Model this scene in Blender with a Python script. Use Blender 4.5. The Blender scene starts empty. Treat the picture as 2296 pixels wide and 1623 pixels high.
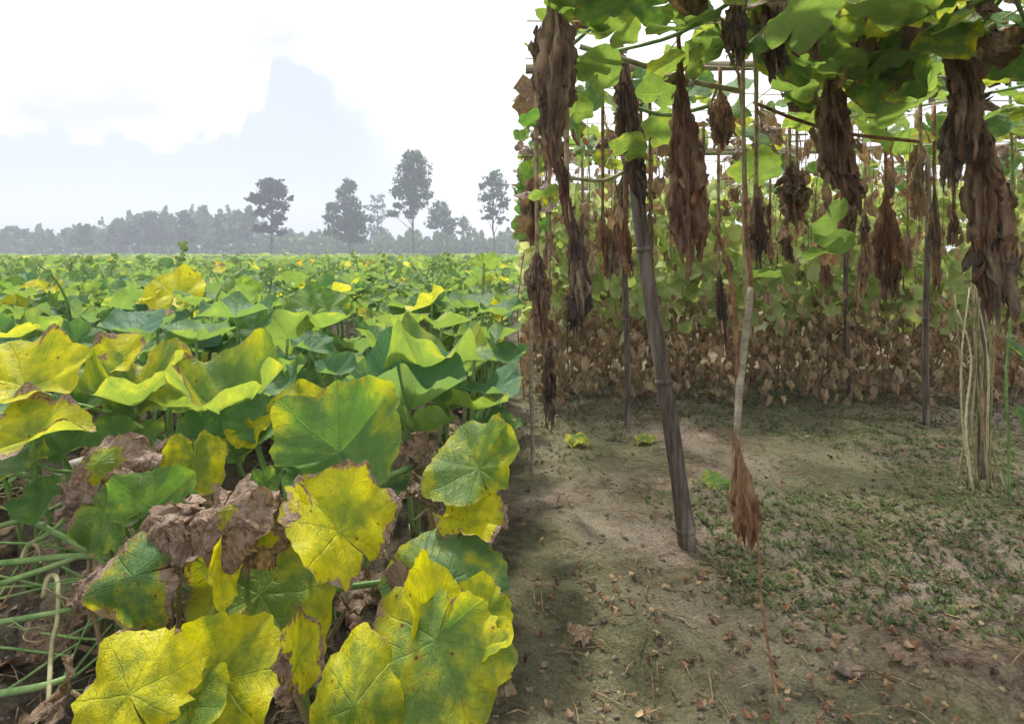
import bpy, math, random
import numpy as np
from mathutils import Matrix, Vector

# ------------------------------------------------------------------ camera, sky, sun, exposure
sc = bpy.context.scene
H = 1.0            # eye height in metres
F = 1500.0         # focal length in pixels of a 2296 px wide frame
W_REF, HOR = 2296.0, 570.0
cd = bpy.data.cameras.new('camera'); cam = bpy.data.objects.new('camera', cd)
sc.collection.objects.link(cam); sc.camera = cam
cam.location = (0, 0, H); cam.rotation_euler = (math.radians(90), 0, 0)
cd.sensor_width = 36.0; cd.lens = 36.0 * F / W_REF
cd.shift_y = -(811.5 - HOR) / W_REF
cd.clip_start = 0.05; cd.clip_end = 3000

SUN_AZ, SUN_EL = math.radians(-24), math.radians(57)
world = bpy.data.worlds.new('World'); sc.world = world; world.use_nodes = True

def build_world():
    nt = world.node_tree; N = nt.nodes; L = nt.links; N.clear()
    def nd(t, **k):
        n = N.new(t)
        for a, b in k.items(): setattr(n, a, b)
        return n
    def math_(op, a, b=None, c=None, clamp=False):
        n = nd('ShaderNodeMath', operation=op); n.use_clamp = clamp
        for i, x in enumerate((a, b, c)):
            if x is None: continue
            if isinstance(x, (int, float)): n.inputs[i].default_value = x
            else: L.new(x, n.inputs[i])
        return n.outputs[0]
    def mixc(fac, a, b):
        n = nd('ShaderNodeMix', data_type='RGBA')
        if isinstance(fac, (int, float)): n.inputs[0].default_value = fac
        else: L.new(fac, n.inputs[0])
        for i, x in ((6, a), (7, b)):
            if isinstance(x, tuple): n.inputs[i].default_value = (*x, 1)
            else: L.new(x, n.inputs[i])
        return n.outputs[2]
    out = nd('ShaderNodeOutputWorld'); bg = nd('ShaderNodeBackground')
    sky = nd('ShaderNodeTexSky', sky_type='NISHITA'); sky.sun_disc = False
    sky.sun_elevation = SUN_EL; sky.sun_rotation = SUN_AZ
    sky.air_density = 1.0; sky.dust_density = 3.0
    tc = nd('ShaderNodeTexCoord'); sep = nd('ShaderNodeSeparateXYZ'); L.new(tc.outputs['Generated'], sep.inputs[0])
    x, y, z = sep.outputs
    az = math_('ARCTAN2', x, y)                       # 0 straight ahead, positive to the right
    hyp = math_('SQRT', math_('ADD', math_('MULTIPLY', x, x), math_('MULTIPLY', y, y)))
    el = math_('ARCTAN2', z, hyp)
    # billows on the cloud bank's rim
    n1 = nd('ShaderNodeTexNoise'); n1.inputs['Scale'].default_value = 9; n1.inputs['Detail'].default_value = 5
    L.new(tc.outputs['Generated'], n1.inputs['Vector'])
    n2 = nd('ShaderNodeTexVoronoi', feature='F1'); n2.inputs['Scale'].default_value = 34
    L.new(tc.outputs['Generated'], n2.inputs['Vector'])
    # height of the cloud bank's rim along the azimuth
    mr = nd('ShaderNodeMapRange'); mr.inputs[1].default_value = -.8; mr.inputs[2].default_value = .4
    L.new(az, mr.inputs[0])
    cv = nd('ShaderNodeFloatCurve'); L.new(mr.outputs[0], cv.inputs['Value'])
    def ang(px, py):
        a = math.atan2(px - 1148, F); e = math.atan2((HOR - py), math.hypot(px - 1148, F)); return (a + .8) / 1.2, e
    pts = [(0, .15)] + [ang(*p) for p in
           [(41, 262), (180, 284), (300, 292), (400, 298), (425, 284), (470, 290), (490, 296), (497, 262), (545, 252), (556, 216), (600, 196), (603, 130), (612, 108), (640, 98), (690, 112), (740, 140), (800, 150), (880, 190), (950, 290), (1030, 380), (1148, 420)]] + [(.8, .12), (1, .15)]
    c = cv.mapping.curves[0]
    while len(c.points) > 2: c.points.remove(c.points[1])
    c.points[0].location = pts[0]; c.points[1].location = pts[-1]
    for p in pts[1:-1]: c.points.new(*p)
    for p in c.points: p.handle_type = 'VECTOR'
    cv.mapping.update()
    rim = math_('ADD', cv.outputs[0], math_('MULTIPLY', math_('SUBTRACT', n2.outputs['Distance'], .35), -.04))
    rim = math_('ADD', rim, math_('MULTIPLY', math_('SUBTRACT', n1.outputs['Fac'], .5), .02))
    d = math_('SUBTRACT', rim, el)
    soft = nd('ShaderNodeMapRange', interpolation_type='SMOOTHSTEP'); L.new(az, soft.inputs[0])
    soft.inputs[1].default_value = -.31; soft.inputs[2].default_value = -.16; soft.inputs[3].default_value = 1; soft.inputs[4].default_value = 7
    bank = nd('ShaderNodeMapRange', interpolation_type='SMOOTHSTEP'); L.new(math_('DIVIDE', d, soft.outputs[0]), bank.inputs[0])
    bank.inputs[1].default_value = -.007; bank.inputs[2].default_value = .017
    # the bank thins out to the right of the tower, under the hidden sun
    thin = nd('ShaderNodeMapRange', interpolation_type='SMOOTHSTEP'); L.new(az, thin.inputs[0])
    thin.inputs[1].default_value = -.27; thin.inputs[2].default_value = .05; thin.inputs[3].default_value = 1; thin.inputs[4].default_value = .30
    low = nd('ShaderNodeMapRange', interpolation_type='SMOOTHSTEP'); L.new(el, low.inputs[0])
    low.inputs[1].default_value = .0; low.inputs[2].default_value = .16
    n3 = nd('ShaderNodeTexNoise'); n3.inputs['Scale'].default_value = 3.2; n3.inputs['Detail'].default_value = 6
    mp = nd('ShaderNodeMapping'); mp.inputs['Scale'].default_value = (1, 1, 3.2); mp.inputs['Location'].default_value = (.4, .1, .3)
    L.new(tc.outputs['Generated'], mp.inputs[0]); L.new(mp.outputs[0], n3.inputs['Vector'])
    wisp = nd('ShaderNodeMapRange', interpolation_type='SMOOTHSTEP'); L.new(n3.outputs['Fac'], wisp.inputs[0])
    wisp.inputs[1].default_value = .40; wisp.inputs[2].default_value = .68
    white = (13.5, 13.2, 13.0)
    upper = mixc(math_('MULTIPLY', wisp.outputs[0], .8), white, (3.0, 3.2, 4.5))
    bankc = mixc(low.outputs[0], (4.5, 4.6, 5.6), (4.3, 4.75, 6.6))
    bankc = mixc(math_('MULTIPLY', wisp.outputs[0], .35), bankc, (5.0, 5.3, 6.9))
    bankf = math_('MULTIPLY', bank.outputs[0], thin.outputs[0])
    cloud = mixc(bankf, upper, bankc)
    final = mixc(.9, sky.outputs[0], cloud)
    L.new(final, bg.inputs[0]); bg.inputs[1].default_value = .085
    L.new(bg.outputs[0], out.inputs[0])
build_world()

sd = bpy.data.lights.new('sun', 'SUN'); sd.energy = 3.4; sd.angle = math.radians(6); sd.color = (1, .95, .86)
sun = bpy.data.objects.new('sun', sd); sc.collection.objects.link(sun)
to_sun = Vector((math.sin(SUN_AZ) * math.cos(SUN_EL), math.cos(SUN_AZ) * math.cos(SUN_EL), math.sin(SUN_EL)))
sun.rotation_euler = to_sun.to_track_quat('Z', 'Y').to_euler(); sun.location = to_sun * 60

vs = sc.view_settings
vs.view_transform = 'Standard'; vs.look = 'None'; vs.gamma = 1; vs.use_curve_mapping = False
vs.exposure = 0.88
sc.cycles.use_denoising = True
sc.cycles.max_bounces = 5; sc.cycles.diffuse_bounces = 3; sc.cycles.transmission_bounces = 3
sc.cycles.use_adaptive_sampling = True; sc.cycles.adaptive_threshold = .03
sc.cycles.volume_bounces = 0; sc.cycles.transparent_max_bounces = 8
sc.cycles.sample_clamp_indirect = 6

rnd = random.Random(11)
rng = np.random.default_rng(11)
COL = sc.collection.objects

# ------------------------------------------------------------------ helpers
def at(px, py, D):
    return np.array([(px - 1148) * D / F, D, H - (py - HOR) * D / F])
def sstep(a, b, x):
    t = np.clip((np.asarray(x, float) - a) / (b - a), 0, 1); return t * t * (3 - 2 * t)
def h3(i, s):
    n = (i[..., 0] * 374761393 + i[..., 1] * 668265263 + i[..., 2] * 1274126177 + s * 362437) & 0xffffffff
    n = ((n ^ (n >> 13)) * 1274126177) & 0xffffffff
    n = ((n ^ (n >> 16)) * 668265263) & 0xffffffff
    return ((n >> 8) & 0xffff) / 65535.0
def vnoise(p, s=0):
    p = np.asarray(p, float); i = np.floor(p).astype(np.int64); f = p - i; f = f * f * (3 - 2 * f)
    r = 0
    for a in (0, 1):
        for b in (0, 1):
            for c in (0, 1):
                w = (f[..., 0] if a else 1 - f[..., 0]) * (f[..., 1] if b else 1 - f[..., 1]) * (f[..., 2] if c else 1 - f[..., 2])
                r = r + w * h3(i + np.array([a, b, c]), s)
    return r * 2 - 1
def fbm(p, s=0, o=3):
    r = 0; a = 1
    for k in range(o): r = r + a * vnoise(np.asarray(p) * 2 ** k, s + k); a *= .5
    return r
def ground_z(x, y):
    x = np.asarray(x, float); y = np.asarray(y, float)
    bed = .32 * sstep(1.05, 3.0, y) * (1 - sstep(-.30, -.01, x) * (1 - sstep(6.3, 7.3, y)))
    far = sstep(14, 30, np.hypot(x, y))
    p = np.stack([x, y, np.zeros_like(x)], -1)
    n = .020 * fbm(p * 3.1, 5, 2) + .012 * fbm(p * 9, 6, 3) + .007 * fbm(p * 27, 8, 2)
    return bed + n * (1 - far)

def gz(x, y):
    i = min(max(int(np.searchsorted(gx, x)) - 1, 0), len(gx) - 2); j = min(max(int(np.searchsorted(gy, y)) - 1, 0), len(gy) - 2)
    u = (x - gx[i]) / (gx[i + 1] - gx[i]); v = (y - gy[j]) / (gy[j + 1] - gy[j])
    return float((1 - v) * ((1 - u) * Z[j, i] + u * Z[j, i + 1]) + v * ((1 - u) * Z[j + 1, i] + u * Z[j + 1, i + 1]))

class MB:
    ATT = ('ly', 'dn', 'seed', 'tone')
    def __init__(s): s.v = []; s.f = []; s.u1 = []; s.u2 = []; s.a = []; s.n = 0; s.m = []
    def add(s, v, f, u1=None, u2=None, att=(0, 0, 0, 0), mat=0):
        v = np.asarray(v, float); f = np.asarray(f, np.int64)
        s.v.append(v); s.f.append(f + s.n); n = len(v); s.n += n
        s.u1.append(u1 if u1 is not None else np.zeros((n, 2)))
        s.u2.append(u2 if u2 is not None else np.zeros((n, 2)))
        a = np.asarray(att, float); s.a.append(np.tile(a, (n, 1)) if a.ndim == 1 else a)
        s.m.append(np.full(len(f), mat))
        return s
    def tube(s, path, rad, sides=6, mat=0, att=(0, 0, 0, 0), smooth=0):
        P = np.asarray(path, float)
        rad = np.broadcast_to(np.asarray(rad, float), (len(P),)).copy()
        if smooth: P, rad = catmull(P, rad, smooth)
        T = np.gradient(P, axis=0); T /= np.linalg.norm(T, axis=1)[:, None] + 1e-9
        ref = np.array([0, 0, 1.]) if abs(T[:, 2]).mean() < .75 else np.array([1., 0, 0])
        A = np.cross(T, ref); A /= np.linalg.norm(A, axis=1)[:, None] + 1e-9; B = np.cross(T, A)
        th = np.linspace(0, 2 * np.pi, sides, endpoint=False)
        V = P[:, None] + rad[:, None, None] * (np.cos(th)[None, :, None] * A[:, None] + np.sin(th)[None, :, None] * B[:, None])
        n = len(P); f = []
        i = np.arange(n - 1)[:, None] * sides; j = np.arange(sides)[None]; k = (np.arange(sides) + 1)[None] % sides
        f = np.stack([i + j, i + k, i + sides + k, i + sides + j], -1).reshape(-1, 4)
        u = np.stack(np.broadcast_arrays(th[None] / 6.283, np.linspace(0, 1, n)[:, None]), -1).reshape(-1, 2)
        s.add(V.reshape(-1, 3), f, u, u, att, mat)
        cap = []
        for base, rev in ((0, True), ((n - 1) * sides, False)):
            for q in range(1, sides - 1, 2):
                idx = [0, q, q + 1, min(q + 2, sides - 1)]
                if idx[3] == idx[2]: continue
                cap.append([base + t for t in (idx[::-1] if rev else idx)])
        if cap: s.f.append(np.array(cap) + s.n - n * sides); s.m.append(np.full(len(cap), mat))
        return s
    def mesh(s, name, mats, smooth=True):
        v = np.concatenate(s.v); f = np.concatenate(s.f); m = np.concatenate(s.m)
        me = bpy.data.meshes.new(name)
        me.vertices.add(len(v)); me.vertices.foreach_set('co', v.ravel().astype(np.float32))
        me.loops.add(f.size); me.loops.foreach_set('vertex_index', f.ravel().astype(np.int32))
        me.polygons.add(len(f)); me.polygons.foreach_set('loop_start', (np.arange(len(f)) * 4).astype(np.int32))
        me.update(calc_edges=True)
        me.polygons.foreach_set('use_smooth', np.full(len(f), smooth))
        if len(mats) > 1: me.polygons.foreach_set('material_index', m.astype(np.int32))
        for nm, u in (('flat', s.u1), ('polar', s.u2)):
            l = me.uv_layers.new(name=nm); l.data.foreach_set('uv', np.concatenate(u)[f.ravel()].ravel().astype(np.float32))
        a = np.concatenate(s.a)
        if a.any():
            for i, nm in enumerate(s.ATT):
                at_ = me.attributes.new(nm, 'FLOAT', 'POINT'); at_.data.foreach_set('value', a[:, i].astype(np.float32))
        for x in mats: me.materials.append(x)
        me.update()
        return me
    def build(s, name, mats, parent=None, smooth=True, base=None):
        if not isinstance(mats, (list, tuple)): mats = [mats]
        if base is not None:
            for v in s.v: v -= np.asarray(base)
        me = s.mesh(name, mats, smooth)
        o = bpy.data.objects.new(name, me); COL.link(o)
        if parent is not None: o.parent = parent
        if base is not None and parent is None: o.location = base
        return o

def catmull(P, rad, k):
    P = np.asarray(P, float); Q = np.vstack([2 * P[0] - P[1], P, 2 * P[-1] - P[-2]]); out = []; r = []
    for i in range(len(P) - 1):
        p0, p1, p2, p3 = Q[i:i + 4]
        for t in np.arange(k) / k:
            out.append(.5 * (2 * p1 + (p2 - p0) * t + (2 * p0 - 5 * p1 + 4 * p2 - p3) * t * t + (3 * p1 - p0 - 3 * p2 + p3) * t ** 3))
            r.append(rad[i] * (1 - t) + rad[i + 1] * t)
    out.append(P[-1]); r.append(rad[-1])
    return np.array(out), np.array(r)
def tag(o, label=None, cat=None, group=None, kind=None):
    if label: o['label'] = label
    if cat: o['category'] = cat
    if group: o['group'] = group
    if kind: o['kind'] = kind
    return o
def empty(name, loc, label=None, cat=None, group=None):
    o = bpy.data.objects.new(name, None); COL.link(o); o.location = loc; o.empty_display_size = .1
    return tag(o, label, cat, group)

# ------------------------------------------------------------------ materials
class NT:
    def __init__(s, name):
        s.mat = bpy.data.materials.new(name); s.mat.use_nodes = True
        s.t = s.mat.node_tree; s.N = s.t.nodes; s.L = s.t.links; s.N.clear()
        s.out = s.N.new('ShaderNodeOutputMaterial')
    def nd(s, t, **k):
        n = s.N.new(t)
        for a, b in k.items(): setattr(n, a, b)
        return n
    def put(s, sock, x):
        if isinstance(x, (int, float)): sock.default_value = x
        elif isinstance(x, tuple): sock.default_value = (*x, 1) if len(sock.default_value) == 4 and len(x) == 3 else x
        else: s.L.new(x, sock)
    def m(s, op, a, b=None, c=None, clamp=False):
        n = s.nd('ShaderNodeMath', operation=op); n.use_clamp = clamp
        for i, x in enumerate((a, b, c)):
            if x is not None: s.put(n.inputs[i], x)
        return n.outputs[0]
    def ss(s, x, a, b, lo=0., hi=1.):
        n = s.nd('ShaderNodeMapRange', interpolation_type='SMOOTHSTEP')
        for i, q in enumerate((x, a, b, lo, hi)): s.put(n.inputs[i], q)
        return n.outputs[0]
    def mix(s, f, a, b, mode='MIX'):
        n = s.nd('ShaderNodeMix', data_type='RGBA', blend_type=mode)
        s.put(n.inputs[0], f); s.put(n.inputs[6], a); s.put(n.inputs[7], b); return n.outputs[2]
    def noise(s, vec, scale, detail=3, rough=.55, w=None):
        n = s.nd('ShaderNodeTexNoise'); n.inputs['Scale'].default_value = scale; n.inputs['Detail'].default_value = detail
        n.inputs['Roughness'].default_value = rough
        if vec is not None: s.L.new(vec, n.inputs['Vector'])
        return n.outputs['Fac']
    def attr(s, name, typ):
        n = s.nd('ShaderNodeAttribute', attribute_type=typ); n.attribute_name = name; return n.outputs['Fac']
    def bump(s, h, strength, dist):
        n = s.nd('ShaderNodeBump'); n.inputs['Strength'].default_value = strength; n.inputs['Distance'].default_value = dist
        s.L.new(h, n.inputs['Height']); return n.outputs[0]
    def bsdf(s, col, rough=.6, spec=.3, normal=None, trans=None, tfac=.3):
        p = s.nd('ShaderNodeBsdfPrincipled'); s.put(p.inputs['Base Color'], col); s.put(p.inputs['Roughness'], rough)
        p.inputs['Specular IOR Level'].default_value = spec
        if normal is not None: s.L.new(normal, p.inputs['Normal'])
        o = p.outputs[0]
        if trans is not None:
            t = s.nd('ShaderNodeBsdfTranslucent'); s.put(t.inputs[0], trans)
            if normal is not None: s.L.new(normal, t.inputs['Normal'])
            mx = s.nd('ShaderNodeMixShader'); s.put(mx.inputs[0], tfac); s.L.new(o, mx.inputs[1]); s.L.new(t.outputs[0], mx.inputs[2]); o = mx.outputs[0]
        s.L.new(o, s.out.inputs[0]); return s.mat

def leaf_material(name, typ):
    """broad gourd leaf: green tissue, yellowing (ly), browning from the rim (dn), seed, blue-green tone"""
    g = NT(name)
    ly, dn, seed, tone = [g.attr(a, typ) for a in MB.ATT]
    uf = g.nd('ShaderNodeUVMap', uv_map='flat').outputs[0]; up = g.nd('ShaderNodeUVMap', uv_map='polar').outputs[0]
    sp = g.nd('ShaderNodeSeparateXYZ'); g.L.new(up, sp.inputs[0]); a, t = sp.outputs[0], sp.outputs[1]
    off = g.nd('ShaderNodeCombineXYZ'); g.L.new(g.m('MULTIPLY', seed, 37.3), off.inputs[0]); g.L.new(g.m('MULTIPLY', seed, 11.7), off.inputs[1]); g.L.new(g.m('MULTIPLY', seed, 23.1), off.inputs[2])
    va = g.nd('ShaderNodeVectorMath', operation='ADD'); g.L.new(uf, va.inputs[0]); g.L.new(off.outputs[0], va.inputs[1]); v = va.outputs[0]
    n1 = g.noise(v, 3.8, 3, .62); n2 = g.noise(v, 8, 3, .65); n3 = g.noise(v, 26, 2, .7); n4 = g.noise(v, 2.1, 2)
    # palmate main veins with herringbone side veins
    aw = g.m('ADD', g.m('ABSOLUTE', a), g.m('MULTIPLY', g.m('SUBTRACT', n1, .5), .10))
    vd = g.m('MULTIPLY', g.m('PINGPONG', aw, .14), g.m('MULTIPLY', t, math.pi))
    main = g.m('MULTIPLY', g.m('SUBTRACT', 1, g.ss(vd, .004, .022)), g.ss(t, .03, .2, 0., .8))
    side = g.m('PINGPONG', g.m('ADD', g.m('SUBTRACT', t, g.m('MULTIPLY', vd, 1.0)), g.m('MULTIPLY', g.m('SUBTRACT', n2, .5), .06)), .075)
    sidem = g.m('MULTIPLY', g.m('SUBTRACT', 1, g.ss(side, .001, .014)), .4)
    vein = g.m('MAXIMUM', main, sidem)
    nearv = g.m('SUBTRACT', 1, g.ss(vd, .02, .16))
    green = g.mix(g.ss(n1, .35, .65), (.085, .180, .030), (.165, .300, .046))
    green = g.mix(tone, green, (.062, .180, .098))
    green = g.mix(g.m('MULTIPLY', g.ss(ly, .15, .85), .85), green, (.235, .300, .010))
    green = g.mix(g.m('MULTIPLY', vein, .24), green, (.20, .33, .10))
    yel = g.mix(g.ss(n2, .35, .7), (.52, .50, .006), (.72, .65, .006))
    yel = g.mix(g.m('MULTIPLY', g.ss(n4, .5, .75), .6), yel, (.34, .41, .008))
    ym = g.m('ADD', g.m('MULTIPLY', ly, 1.75), g.m('MULTIPLY', g.m('SUBTRACT', n1, .5), 2.8))
    ym = g.m('ADD', ym, g.m('MULTIPLY', g.m('SUBTRACT', t, .55), .55))
    ym = g.m('SUBTRACT', ym, g.m('MULTIPLY', nearv, .14))
    ymask = g.ss(ym, .45, 1.55)
    col = g.mix(ymask, green, yel)
    # dry rim
    e = g.m('ADD', t, g.m('MULTIPLY', g.m('SUBTRACT', n2, .5), .75)); e = g.m('ADD', e, g.m('MULTIPLY', g.m('SUBTRACT', n4, .5), .9))
    thr = g.m('SUBTRACT', 1.32, g.m('MULTIPLY', dn, 1.55))
    bm = g.ss(g.m('SUBTRACT', e, thr), -.03, .05)
    halo = g.ss(g.m('SUBTRACT', e, thr), -.16, .02)
    col = g.mix(g.m('MULTIPLY', halo, .5), col, (.46, .33, .02))
    brown = g.mix(g.ss(n3, .3, .7), (.115, .060, .034), (.30, .205, .135))
    brown = g.mix(g.ss(n1, .45, .7), brown, (.27, .205, .155))
    col = g.mix(bm, col, brown)
    # blight spots
    vo = g.nd('ShaderNodeTexVoronoi'); vo.inputs['Scale'].default_value = 11; g.L.new(v, vo.inputs['Vector'])
    vd2 = g.m('ADD', vo.outputs['Distance'], g.m('MULTIPLY', g.m('SUBTRACT', n3, .5), .25))
    gate = g.m('MULTIPLY', g.ss(n1, .5, .6), g.ss(g.m('ADD', ly, dn), .15, .6))
    col = g.mix(g.m('MULTIPLY', g.m('SUBTRACT', 1, g.ss(vd2, .12, .3)), g.m('MULTIPLY', gate, .55)), col, (.40, .20, .012))
    col = g.mix(g.m('MULTIPLY', g.m('SUBTRACT', 1, g.ss(vd2, .07, .14)), gate), col, (.075, .035, .018))
    # fine vein net
    ve = g.nd('ShaderNodeTexVoronoi', feature='DISTANCE_TO_EDGE'); ve.inputs['Scale'].default_value = 34; g.L.new(v, ve.inputs['Vector'])
    netm = g.m('SUBTRACT', 1, g.ss(ve.outputs['Distance'], .02, .14))
    col = g.mix(g.m('MULTIPLY', netm, .22), col, g.mix(1, col, (.62, .78, .6), 'MULTIPLY'))
    # mottle and paler underside
    col = g.mix(.35, col, g.mix(n3, (.62, .62, .62), (1.35, 1.35, 1.35)), 'MULTIPLY')
    geo = g.nd('ShaderNodeNewGeometry')
    under = g.mix(.36, col, (.30, .39, .15))
    col = g.mix(g.m('MULTIPLY', geo.outputs['Backfacing'], g.m('SUBTRACT', 1, bm)), col, under)
    hh = g.m('ADD', g.m('MULTIPLY', g.m('ADD', vein, g.m('MULTIPLY', netm, .18)), -.5), g.m('MULTIPLY', n2, .8)); hh = g.m('ADD', hh, g.m('MULTIPLY', n3, g.m('ADD', .25, g.m('MULTIPLY', bm, .6))))
    nrm = g.bump(hh, .7, .008)
    tr = g.mix(1, col, (1.55, 1.5, .8), 'MULTIPLY')
    tf = g.m('SUBTRACT', .46, g.m('MULTIPLY', bm, .28))
    return g.bsdf(col, .5, .34, nrm, tr, tf)

def simple(name, c1, c2, scale, rough=.8, spec=.2, coord='Object', bump=.4, bd=.01, stretch=None, trans=0, c3=None, detail=4):
    g = NT(name); tc = g.nd('ShaderNodeTexCoord'); v = tc.outputs[coord]
    if stretch:
        mp = g.nd('ShaderNodeMapping'); mp.inputs['Scale'].default_value = stretch; g.L.new(v, mp.inputs[0]); v = mp.outputs[0]
    n = g.noise(v, scale, detail, .65); n2 = g.noise(v, scale * .23, 2)
    col = g.mix(g.ss(n, .32, .68), c1, c2)
    if c3: col = g.mix(g.ss(n2, .48, .66), col, c3)
    nrm = g.bump(n, bump, bd) if bump else None
    return g.bsdf(col, rough, spec, nrm, g.mix(1, col, (1.4, 1.35, .9), 'MULTIPLY') if trans else None, trans)

def dry_material(name):
    """withered hanging leaf: per-piece tint through the same point attributes"""
    g = NT(name); ly, dn, seed, tone = [g.attr(a, 'GEOMETRY') for a in MB.ATT]
    tc = g.nd('ShaderNodeTexCoord'); mp = g.nd('ShaderNodeMapping'); mp.inputs['Scale'].default_value = (1, 1, .28); g.L.new(tc.outputs['Object'], mp.inputs[0])
    n = g.noise(mp.outputs[0], 46, 5, .7); n2 = g.noise(mp.outputs[0], 12, 3)
    dark = g.mix(g.ss(n, .3, .7), (.040, .030, .026), (.135, .100, .082))
    red = g.mix(g.ss(n, .3, .7), (.120, .050, .024), (.330, .170, .085))
    tan = g.mix(g.ss(n, .3, .7), (.24, .165, .085), (.52, .41, .25))
    col = g.mix(ly, dark, red); col = g.mix(dn, col, tan)
    col = g.mix(g.m('MULTIPLY', g.ss(n2, .52, .66), .5), col, tan)
    nrm = g.bump(n, .5, .006)
    return g.bsdf(col, .85, .12, nrm, g.mix(1, col, (1.5, 1.25, .9), 'MULTIPLY'), .16)

def soil_material():
    g = NT('soil'); tc = g.nd('ShaderNodeTexCoord'); v = tc.outputs['Object']
    n = g.noise(v, 2.3, 5, .6); n2 = g.noise(v, 21, 5, .7); n3 = g.noise(v, 120, 4, .75); n4 = g.noise(v, .8, 3)
    c = g.mix(g.ss(n2, .3, .7), (.085, .062, .042), (.265, .205, .148))
    c = g.mix(g.ss(n, .42, .62), c, g.mix(n3, (.19, .155, .12), (.38, .32, .255)))
    c = g.mix(g.m('MULTIPLY', g.ss(n4, .36, .58), .72), c, g.mix(n2, (.055, .075, .032), (.16, .165, .085)))
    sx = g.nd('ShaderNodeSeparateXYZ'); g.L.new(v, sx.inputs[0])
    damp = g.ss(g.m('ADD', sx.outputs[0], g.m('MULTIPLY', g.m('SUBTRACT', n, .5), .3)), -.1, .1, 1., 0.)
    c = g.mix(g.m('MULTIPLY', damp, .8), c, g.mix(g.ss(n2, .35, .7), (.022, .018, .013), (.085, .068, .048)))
    c = g.mix(.75, c, g.mix(g.ss(n3, .25, .75), (.80, .79, .77), (2.3, 2.28, 2.24)), 'MULTIPLY')
    hh = g.m('ADD', g.m('MULTIPLY', n2, 1), g.m('MULTIPLY', n3, .7))
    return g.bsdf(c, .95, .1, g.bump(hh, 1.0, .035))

M = {}
M['leaf'] = leaf_material('leaf_tissue', 'OBJECT')
M['leaf_mass'] = leaf_material('leaf_tissue_mass', 'GEOMETRY')
M['petiole'] = simple('petiole', (.13, .24, .06), (.27, .38, .13), 30, .55, .3, trans=.12, bump=.2, bd=.003)
M['vine'] = simple('vine', (.10, .20, .055), (.22, .32, .11), 22, .6, .25, bump=.3, bd=.004)
M['dry_stem'] = simple('dry_stem', (.16, .105, .055), (.42, .32, .19), 24, .8, .15, bump=.5, bd=.004)
M['red_stem'] = simple('red_stem', (.13, .060, .030), (.30, .165, .085), 30, .8, .15, bump=.5, bd=.004)
M['pale_stem'] = simple('pale_stem', (.19, .19, .095), (.40, .37, .20), 26, .7, .2, bump=.3, bd=.003)
M['grey_stick'] = simple('grey_stick', (.30, .27, .24), (.52, .49, .45), 12, .8, .2, stretch=(1, 6, 6), bump=.3, bd=.004)
M['bamboo'] = simple('weathered_bamboo', (.050, .037, .030), (.145, .112, .090), 16, .75, .25, stretch=(5, 5, .5), c3=(.21, .175, .145), bump=.5, bd=.004)
M['bamboo_pale'] = simple('pale_bamboo', (.17, .14, .095), (.36, .31, .22), 14, .75, .25, stretch=(.6, 4, 4), bump=.4, bd=.004)
M['string'] = simple('jute_string', (.42, .38, .22), (.66, .62, .42), 60, .85, .1, bump=.3, bd=.002)
M['dry'] = dry_material('withered_leaf')
M['pale_foliage'] = simple('pale_foliage', (.24, .35, .11), (.50, .57, .24), 9, .6, .3, trans=.5, bump=0, c3=(.58, .60, .32))
M['soil'] = soil_material()
M['bark'] = simple('bark', (.06, .05, .042), (.16, .135, .11), 3, .9, .1, bump=.5, bd=.05)
M['crown'] = simple('tree_foliage', (.026, .068, .024), (.085, .155, .050), .7, .7, .2, trans=.25, bump=0)
M['crown_dark'] = simple('dark_tree_foliage', (.012, .030, .016), (.035, .060, .026), .7, .7, .2, trans=.15, bump=0)
M['weed'] = simple('weed_blade', (.040, .075, .022), (.125, .165, .055), 3, .65, .2, trans=.3, bump=0)
M['petal'] = simple('petal', (.75, .42, .01), (.85, .60, .02), 20, .6, .2, trans=.3, bump=0)
M['clod'] = simple('clod', (.095, .072, .052), (.26, .205, .155), 30, .95, .1, bump=.7, bd=.02)
M['plaster'] = simple('shed_wall', (.45, .44, .42), (.6, .58, .55), 2, .9, .1, bump=0)
M['tin'] = simple('tin_roof', (.40, .42, .45), (.55, .57, .60), 3, .5, .4, bump=0)

# ------------------------------------------------------------------ ground
def axis(n, ext, k, c=0):
    u = np.linspace(-1, 1, n); return ext * np.sinh(k * u) / np.sinh(k) + c
gx = axis(360, 400, 7.6, .5); gy = axis(360, 400, 7.6, 2.6)
X, Y = np.meshgrid(gx, gy); Z = ground_z(X, Y)
n = len(gx); i = np.arange(n - 1)
q = (i[:, None] * n + i[None]).ravel(); fc = np.stack([q, q + 1, q + n + 1, q + n], -1)
mb = MB(); mb.add(np.stack([X, Y, Z], -1).reshape(-1, 3), fc)
tag(mb.build('ground', M['soil']), 'bare brown farm soil under the pumpkin field and the gourd trellis', 'ground', kind='structure')

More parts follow.
